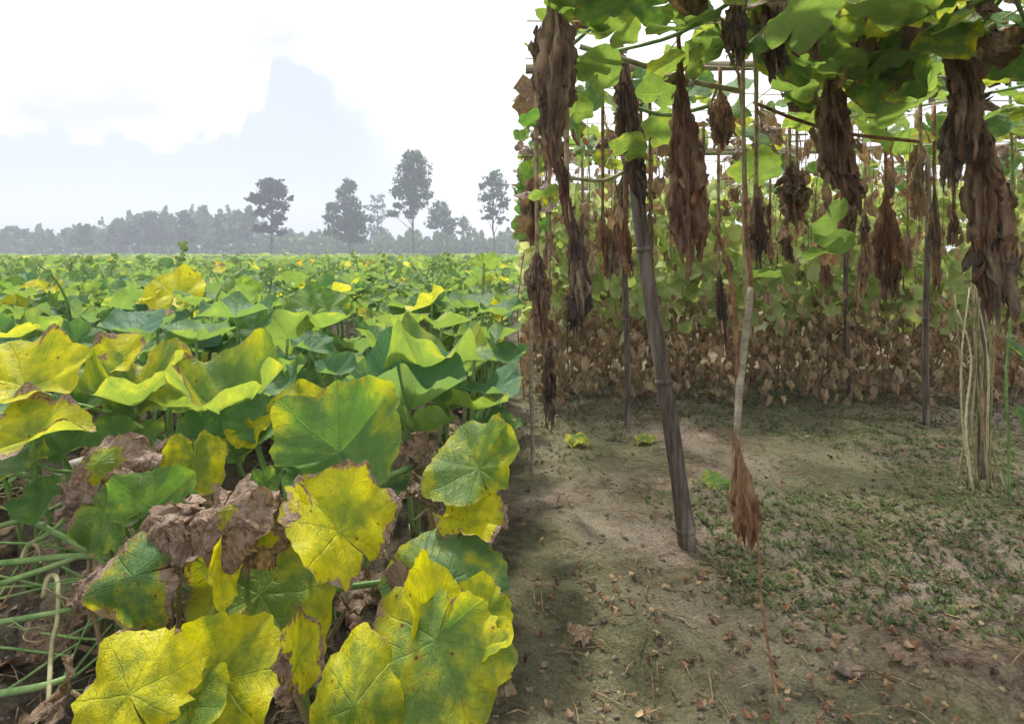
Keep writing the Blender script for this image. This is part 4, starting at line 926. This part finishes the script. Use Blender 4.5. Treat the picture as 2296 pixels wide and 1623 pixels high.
for nm, ((x0, x1), (y0, y1)) in zip(names, cells):
    c = np.array([(x0 + x1) / 2, (y0 + y1) / 2, CZ])
    e = empty('roof_vine', c, f'green gourd vine spread over the trellis roof, {nm}', 'vine', 'gourd vines on the trellis roof')
    P = [np.array([rnd.uniform(x0, x1), rnd.uniform(y0, y1), CZ + rnd.uniform(-.02, .06)]) for k in range(5)]
    MB().tube(P, .0055, 6, smooth=5).build('stem', M['petiole'], e, base=c)
    for k in range(78 if y0 < 1.5 else 36):
        dead = rnd.random() < .2
        p = np.array([rnd.uniform(x0, x1), rnd.uniform(y0, y1), CZ + rnd.uniform(-.12, .14)])
        qx = 1148 + p[0] * F / p[1]; qy = HOR - (p[2] - H) * F / p[1]
        if any(a - 30 < qx < b + 30 and c < qy < d and p[1] < dd + .1 for a, b, c, d, dd in CLEAR): continue
        roof_leaf(e, p, rnd.uniform(.03, .06) if dead else rnd.uniform(.045, .095), rnd.gauss(15, 38), rnd.gauss(0, 30), rnd.uniform(0, 360), .5 if dead else max(0, rnd.gauss(.2, .16)), .95 if dead else max(0, rnd.gauss(.05, .1)), rnd.uniform(0, .35), rnd.choice(cdead) if dead else None)
hv = empty('roof_vine', at(1900, 60, 1.9), 'gourd vine carrying the largest bright leaves in the upper right of the trellis', 'vine', 'gourd vines on the trellis roof')
for (px, py, w, D, pi_, ro, s_, ly, tone) in [(1888, 88, 100, 1.72, -50, 20, -70, .34, 0), (1985, 130, 190, 2.0, -40, -30, 20, .12, .1), (2050, 225, 170, 2.1, -35, -20, 200, .18, .1), (1810, 150, 90, 1.9, -30, 0, -60, .1, .3), (1865, 490, 100, 2.2, -60, -30, 60, .05, .2), (1858, 560, 120, 2.15, -30, -10, 10, .03, .3), (1480, 210, 95, 1.95, -60, 0, -80, .12, .0), (1340, 160, 110, 1.9, -50, 0, -60, .12, .1), (1290, 250, 80, 2.0, -45, 0, -70, .1, .0), (1410, 335, 80, 2.1, -50, 0, -60, .3, .0), (1700, 615, 90, 2.2, -15, 0, 20, .05, .2), (1780, 200, 110, 2.0, -40, 10, -60, .25, .2), (2010, 60, 120, 1.8, -45, 0, -30, .2, .0), (1695, 385, 110, 2.3, -50, 0, -80, .2, .1), (1470, 300, 90, 2.3, -50, 0, -60, .2, 0), (1380, 70, 110, 1.7, -40, 0, -60, .25, 0), (1580, 110, 90, 1.8, -40, 0, -60, .15, .4), (2230, 120, 120, 1.9, -45, 0, -60, .4, 0)]:
    roof_leaf(hv, at(px, py, D), w * D / F / 1.85, pi_, ro, s_, ly, 0, tone, cprot[[0, 1, 3][int(px) % 3]])
for (px, py, w, sp_) in RIGHT_VINE: roof_leaf(bg, at(px, py, 2.7), w * 2.7 / F / 1.85, 40, 10, sp_, .12, 0, .3)
rm = MB(); rg = [leaf_geo(540 + k, na=13, nr=4, cup=[.1, .2, -.15][k % 3], wave=.1, lobes=.08, ser=0) for k in range(6)]
def foliage(mb, n, xr, yr, zr, s0, s1, dead, pitch=(15, 40), lyg=.2):
    for k in range(n):
        x = rnd.uniform(*xr); y = rnd.uniform(*yr); z = rnd.uniform(*zr)
        P, f, u1, u2 = (crl if rnd.random() < dead else rg)[k % 6]; A = np.array(frame(rnd.gauss(*pitch), rnd.gauss(0, 32), rnd.uniform(0, 360)))
        isd = (P is crl[k % 6][0])
        mb.add(P @ A.T * rnd.uniform(s0, s1) + np.array([x, y, z]), f, u1, u2, (.6, 1, rnd.random(), 0) if isd else (max(0, rnd.gauss(lyg, .16)), max(0, rnd.gauss(.03, .12)), rnd.random(), rnd.uniform(0, .4)))
foliage(rm, 170, (.05, 2.0), (1.15, 1.9), (CZ - .02, CZ + .14), .04, .075, .25)
foliage(rm, 120, (.03, .16), (1.9, 5.0), (CZ - .5, CZ + .12), .03, .06, .45, (60, 40))
foliage(rm, 260, (.06, 5.2), (1.3, 4.6), (CZ - .05, CZ + .18), .035, .075, .3)
foliage(rm, 160, (.06, 6.0), (4.4, 5.6), (CZ - .3, CZ + .1), .05, .09, .35)
tag(rm.build('roof_foliage', M['leaf_mass']), 'mass of small green and dry leaves matted on the trellis roof', 'foliage', kind='stuff')

# back rows of drying vines ----------------------------------------------------
k = 0
for (D0, z0, z1) in [(4.75, 0, 0), (5.7, 0, 0)]:
    nrow = 6
    for c in range(nrow):
        xa = .08 + (.80 * D0) * c / nrow; xb = .08 + (.80 * D0) * (c + 1) / nrow; xm = (xa + xb) / 2
        b = np.array([xm, D0, (gz(xm, D0))])
        row = {4.75: 'nearer', 5.7: 'rear'}[D0]
        e = empty('drying_vine', b, f'half dried gourd vine, {ORD[c]} from the open edge in the {row} back row', 'vine', f'drying gourd vines in the {row} back row')
        for s in range(4):
            x = rnd.uniform(xa, xb); MB().tube([(x, D0 + rnd.uniform(-.2, .2), 0), (x + rnd.uniform(-.08, .08), D0 + rnd.uniform(-.2, .2), .6), (x + rnd.uniform(-.1, .1), D0, 1.2), (x + rnd.uniform(-.15, .15), D0, CZ)], [.006, .005, .005, .004], 6, smooth=4).build('stem', M[rnd.choice(['dry_stem', 'red_stem', 'pale_stem'])], e, base=b)
        g = MB(); foliage(g, 120, (xa, xb), (D0 - .25, D0 + .35), (.5, 1.12),   .045, .10, .06, (50, 40), .58); foliage(g, 80, (xa, xb), (D0 - .25, D0 + .35), (1.1, 1.5), .045, .09, .2, (50, 40), .45)
        tag(g.build('green_foliage', M['pale_foliage'], e, base=b), kind='stuff')
        g = MB()
        for s in range(340):
            x = rnd.uniform(xa, xb); y = D0 + rnd.uniform(-.45, .3); z = rnd.choice([rnd.uniform(.02, .75), rnd.uniform(.1, .65), rnd.uniform(.02, .4), rnd.uniform(.02, .8), rnd.uniform(.1, 1.5)])
            P, f, u1, u2 = crl[s % 6]; A = np.array(frame(rnd.uniform(50, 130), rnd.gauss(0, 30), rnd.uniform(-130, -50)))
            A = A @ np.diag([1.5, .7, 1]); g.add(P @ A.T * rnd.uniform(.016, .045) + np.array([x, y, z]), f, u1, u2, (min(1, max(0, rnd.gauss(.6, .3))), min(1, max(0, rnd.gauss(.75, .3))), 0, 0))
        tag(g.build('dry_foliage', M['dry'], e, base=b), kind='stuff')

hc = MB()
for k in range(330):
    y = rnd.uniform(2.5, 4.6); x = rnd.uniform(.06, .80 * y); z = CZ - .04 - .55 * rnd.random() ** 1.5
    if x < .25 and y < 2.6: continue
    P, f, u1, u2 = crl[k % 6]; A = np.array(frame(rnd.uniform(50, 130), rnd.gauss(0, 30), rnd.uniform(-130, -50))) @ np.diag([1.6, .7, 1])
    s_ = rnd.uniform(.012, .04); hc.add(P @ A.T * s_ + np.array([x, y, z]), f, u1, u2, (min(1, max(0, rnd.gauss(.5, .3))), min(1, max(0, rnd.gauss(.6, .3))), 0, 0))
    if k % 3 == 0: hc.tube([(x, y, z), (x + rnd.uniform(-.02, .02), y, (z + CZ) / 2), (x + rnd.uniform(-.05, .05), y, CZ + .05)], .0018, 4, att=(.3, .6, 0, 0))
tag(hc.build('hanging_scraps', M['dry']), 'small dry leaf scraps and threads dangling under the trellis roof', 'leaf scraps', kind='stuff')
# trellis floor: weeds, clods, litter, fallen leaves -----------------------------
def patch(x, y): return float(fbm(np.array([[x * .9, y * .9, 3.3]]), 21, 2)[0])
wd = MB()
for k in range(19000):
    y = 1.25 + 4.6 * rnd.random() ** 1.3; x = rnd.uniform(.03, 1.0 * y + .3)
    if patch(x, y) + .35 * rnd.random() < (.36 if y < 1.9 else .16 if y < 3.6 else -.2): continue
    z = (gz(x, y))
    h = rnd.uniform(.006, .02); a = rnd.uniform(0, 6.28); dx, dy = math.cos(a), math.sin(a); w = rnd.uniform(.002, .006)
    v = [(x - dy * w, y + dx * w, z + h * .2), (x + dy * w, y - dx * w, z + h * .2), (x + dy * w * .6 + dx * h * .7, y - dx * w * .6 + dy * h * .7, z + h), (x - dy * w * .6 + dx * h * .7, y + dx * w * .6 + dy * h * .7, z + h * .95)]
    wd.add(v, [[0, 1, 2, 3]])
    for q in range(2):
        a += 2.1; dx, dy = math.cos(a), math.sin(a)
        wd.add([(x - dy * w, y + dx * w, z + h * .2), (x + dy * w, y - dx * w, z + h * .2), (x + dy * w * .6 + dx * h, y - dx * w * .6 + dy * h, z + h * .8), (x - dy * w * .6 + dx * h, y + dx * w * .6 + dy * h, z + h * .75)], [[0, 1, 2, 3]])
tag(wd.build('ground_weeds', M['weed'], smooth=False), 'short green weeds sprouting in patches over the trellis floor', 'weeds', kind='stuff')
lt = MB(); litter(lt, 500, (.03, 4.2), (1.25, 5.6), .005, .015)
litter(lt, 700, (.03, 1.9), (1.25, 2.1), .004, .014)
for k in range(500):
    y = rnd.uniform(1.3, 4.5); x = rnd.uniform(.03, .8 * y); a = rnd.uniform(0, 6.28); l = rnd.uniform(.03, .13); z = (gz(x, y)) + .008
    lt.tube([(x, y, z), (x + l * .5 * math.cos(a), y + l * .5 * math.sin(a), z + rnd.uniform(.0, .015)), (x + l * math.cos(a), y + l * math.sin(a), z)], .0016, 4, att=(.3, rnd.random(), 0, 0))
tag(lt.build('leaf_litter', M['dry']), 'brown leaf crumbs and straw strewn over the trellis floor', 'leaf litter', kind='stuff')
cl = MB()
th = np.linspace(0, np.pi, 6); ph = np.linspace(0, 2 * np.pi, 9)
TH, PH = np.meshgrid(th, ph, indexing='ij'); S0 = np.stack([np.sin(TH) * np.cos(PH), np.sin(TH) * np.sin(PH), np.cos(TH)], -1).reshape(-1, 3)
ii = np.arange(5)[:, None] * 9; jj = np.arange(8)[None]; SF = np.stack([ii + jj, ii + 9 + jj, ii + 10 + jj, ii + jj + 1], -1).reshape(-1, 4)
for k in range(2600):
    y = 1.2 + 4 * rnd.random() ** 1.4; x = rnd.uniform(.02, .82 * y) if k % 3 else -rnd.uniform(0.02, .85 * y); r = .003 + .006 * rnd.random() ** 3
    if x < 0 and y > 3: continue
    v = S0 * (1 + .55 * vnoise(S0 * 2.6 + k, k))[:, None] * r * np.array([1.2, 1, .6]); v[8::9] = v[0::9]
    cl.add(v + np.array([x, y, (gz(x, y)) + r * .2]), SF)
tag(cl.build('soil_clods', M['clod']), 'crumbly soil clods scattered over the bare ground', 'clods', kind='stuff')
v = S0 * (1 + .3 * vnoise(S0 * 2 + 5, 77))[:, None] * np.array([.04, .03, .014]); v[8::9] = v[0::9]
mb = MB(); mb.add(v, SF); o = mb.build('stone', M['clod']); p = at(1905, 1505, 1.6); o.location = (p[0], p[1], (gz(p[0], p[1])) + .012); tag(o, 'flat grey stone in the soil near the bottom of the trellis floor', 'stone')
for (px, py, R, ly, tone, dn, pitch, lab) in [(1612, 1082, .075, .25, .0, 0, 25, 'large pale green fallen leaf beside the dangling rusty leaf'), (1292, 997, .07, .5, 0, 0, 8, 'pale fallen leaf lying left of the leaning pole'), (1450, 985, .06, .4, 0, .1, 8, 'small pale fallen leaf close behind the leaning pole'), (1300, 1420, .035, .6, 0, .8, 10, 'brown fallen leaf near the left of the trellis floor'), (2010, 1480, .035, .6, 0, .9, 12, 'brown curled fallen leaf right of the flat grey stone')]:
    D = (H - .02) * F / (py - HOR); P, f, u1, u2 = leaf_geo(int(px), na=30, nr=9, cup=-.12, wave=.14, crumple=.28 if dn > .5 else .08, curlrim=.1)
    mb = MB(); mb.add(P, f, u1, u2); o = mb.build('fallen_leaf', M['leaf']); p = at(px, py, D); place(o, frame(pitch, 0, rnd.uniform(0, 360)), (p[0], p[1], (gz(p[0], p[1])) + .03), R)
    leafprops(o, ly, dn, rnd.random(), tone); tag(o, lab, 'leaf', 'fallen leaves on the trellis floor')

# ------------------------------------------------------------------ haze
hz = boxm(MB(), (0, 0, 14.2), (830, 830, 32.4)); g = NT('haze_air')
pv = g.nd('ShaderNodeVolumePrincipled'); pv.inputs['Color'].default_value = (.80, .87, 1, 1); pv.inputs['Density'].default_value = .0036; pv.inputs['Anisotropy'].default_value = .2
g.L.new(pv.outputs[0], g.out.inputs['Volume'])
tag(hz.build('haze', g.mat, smooth=False), 'pale morning haze hanging over the whole field', 'haze', kind='stuff')
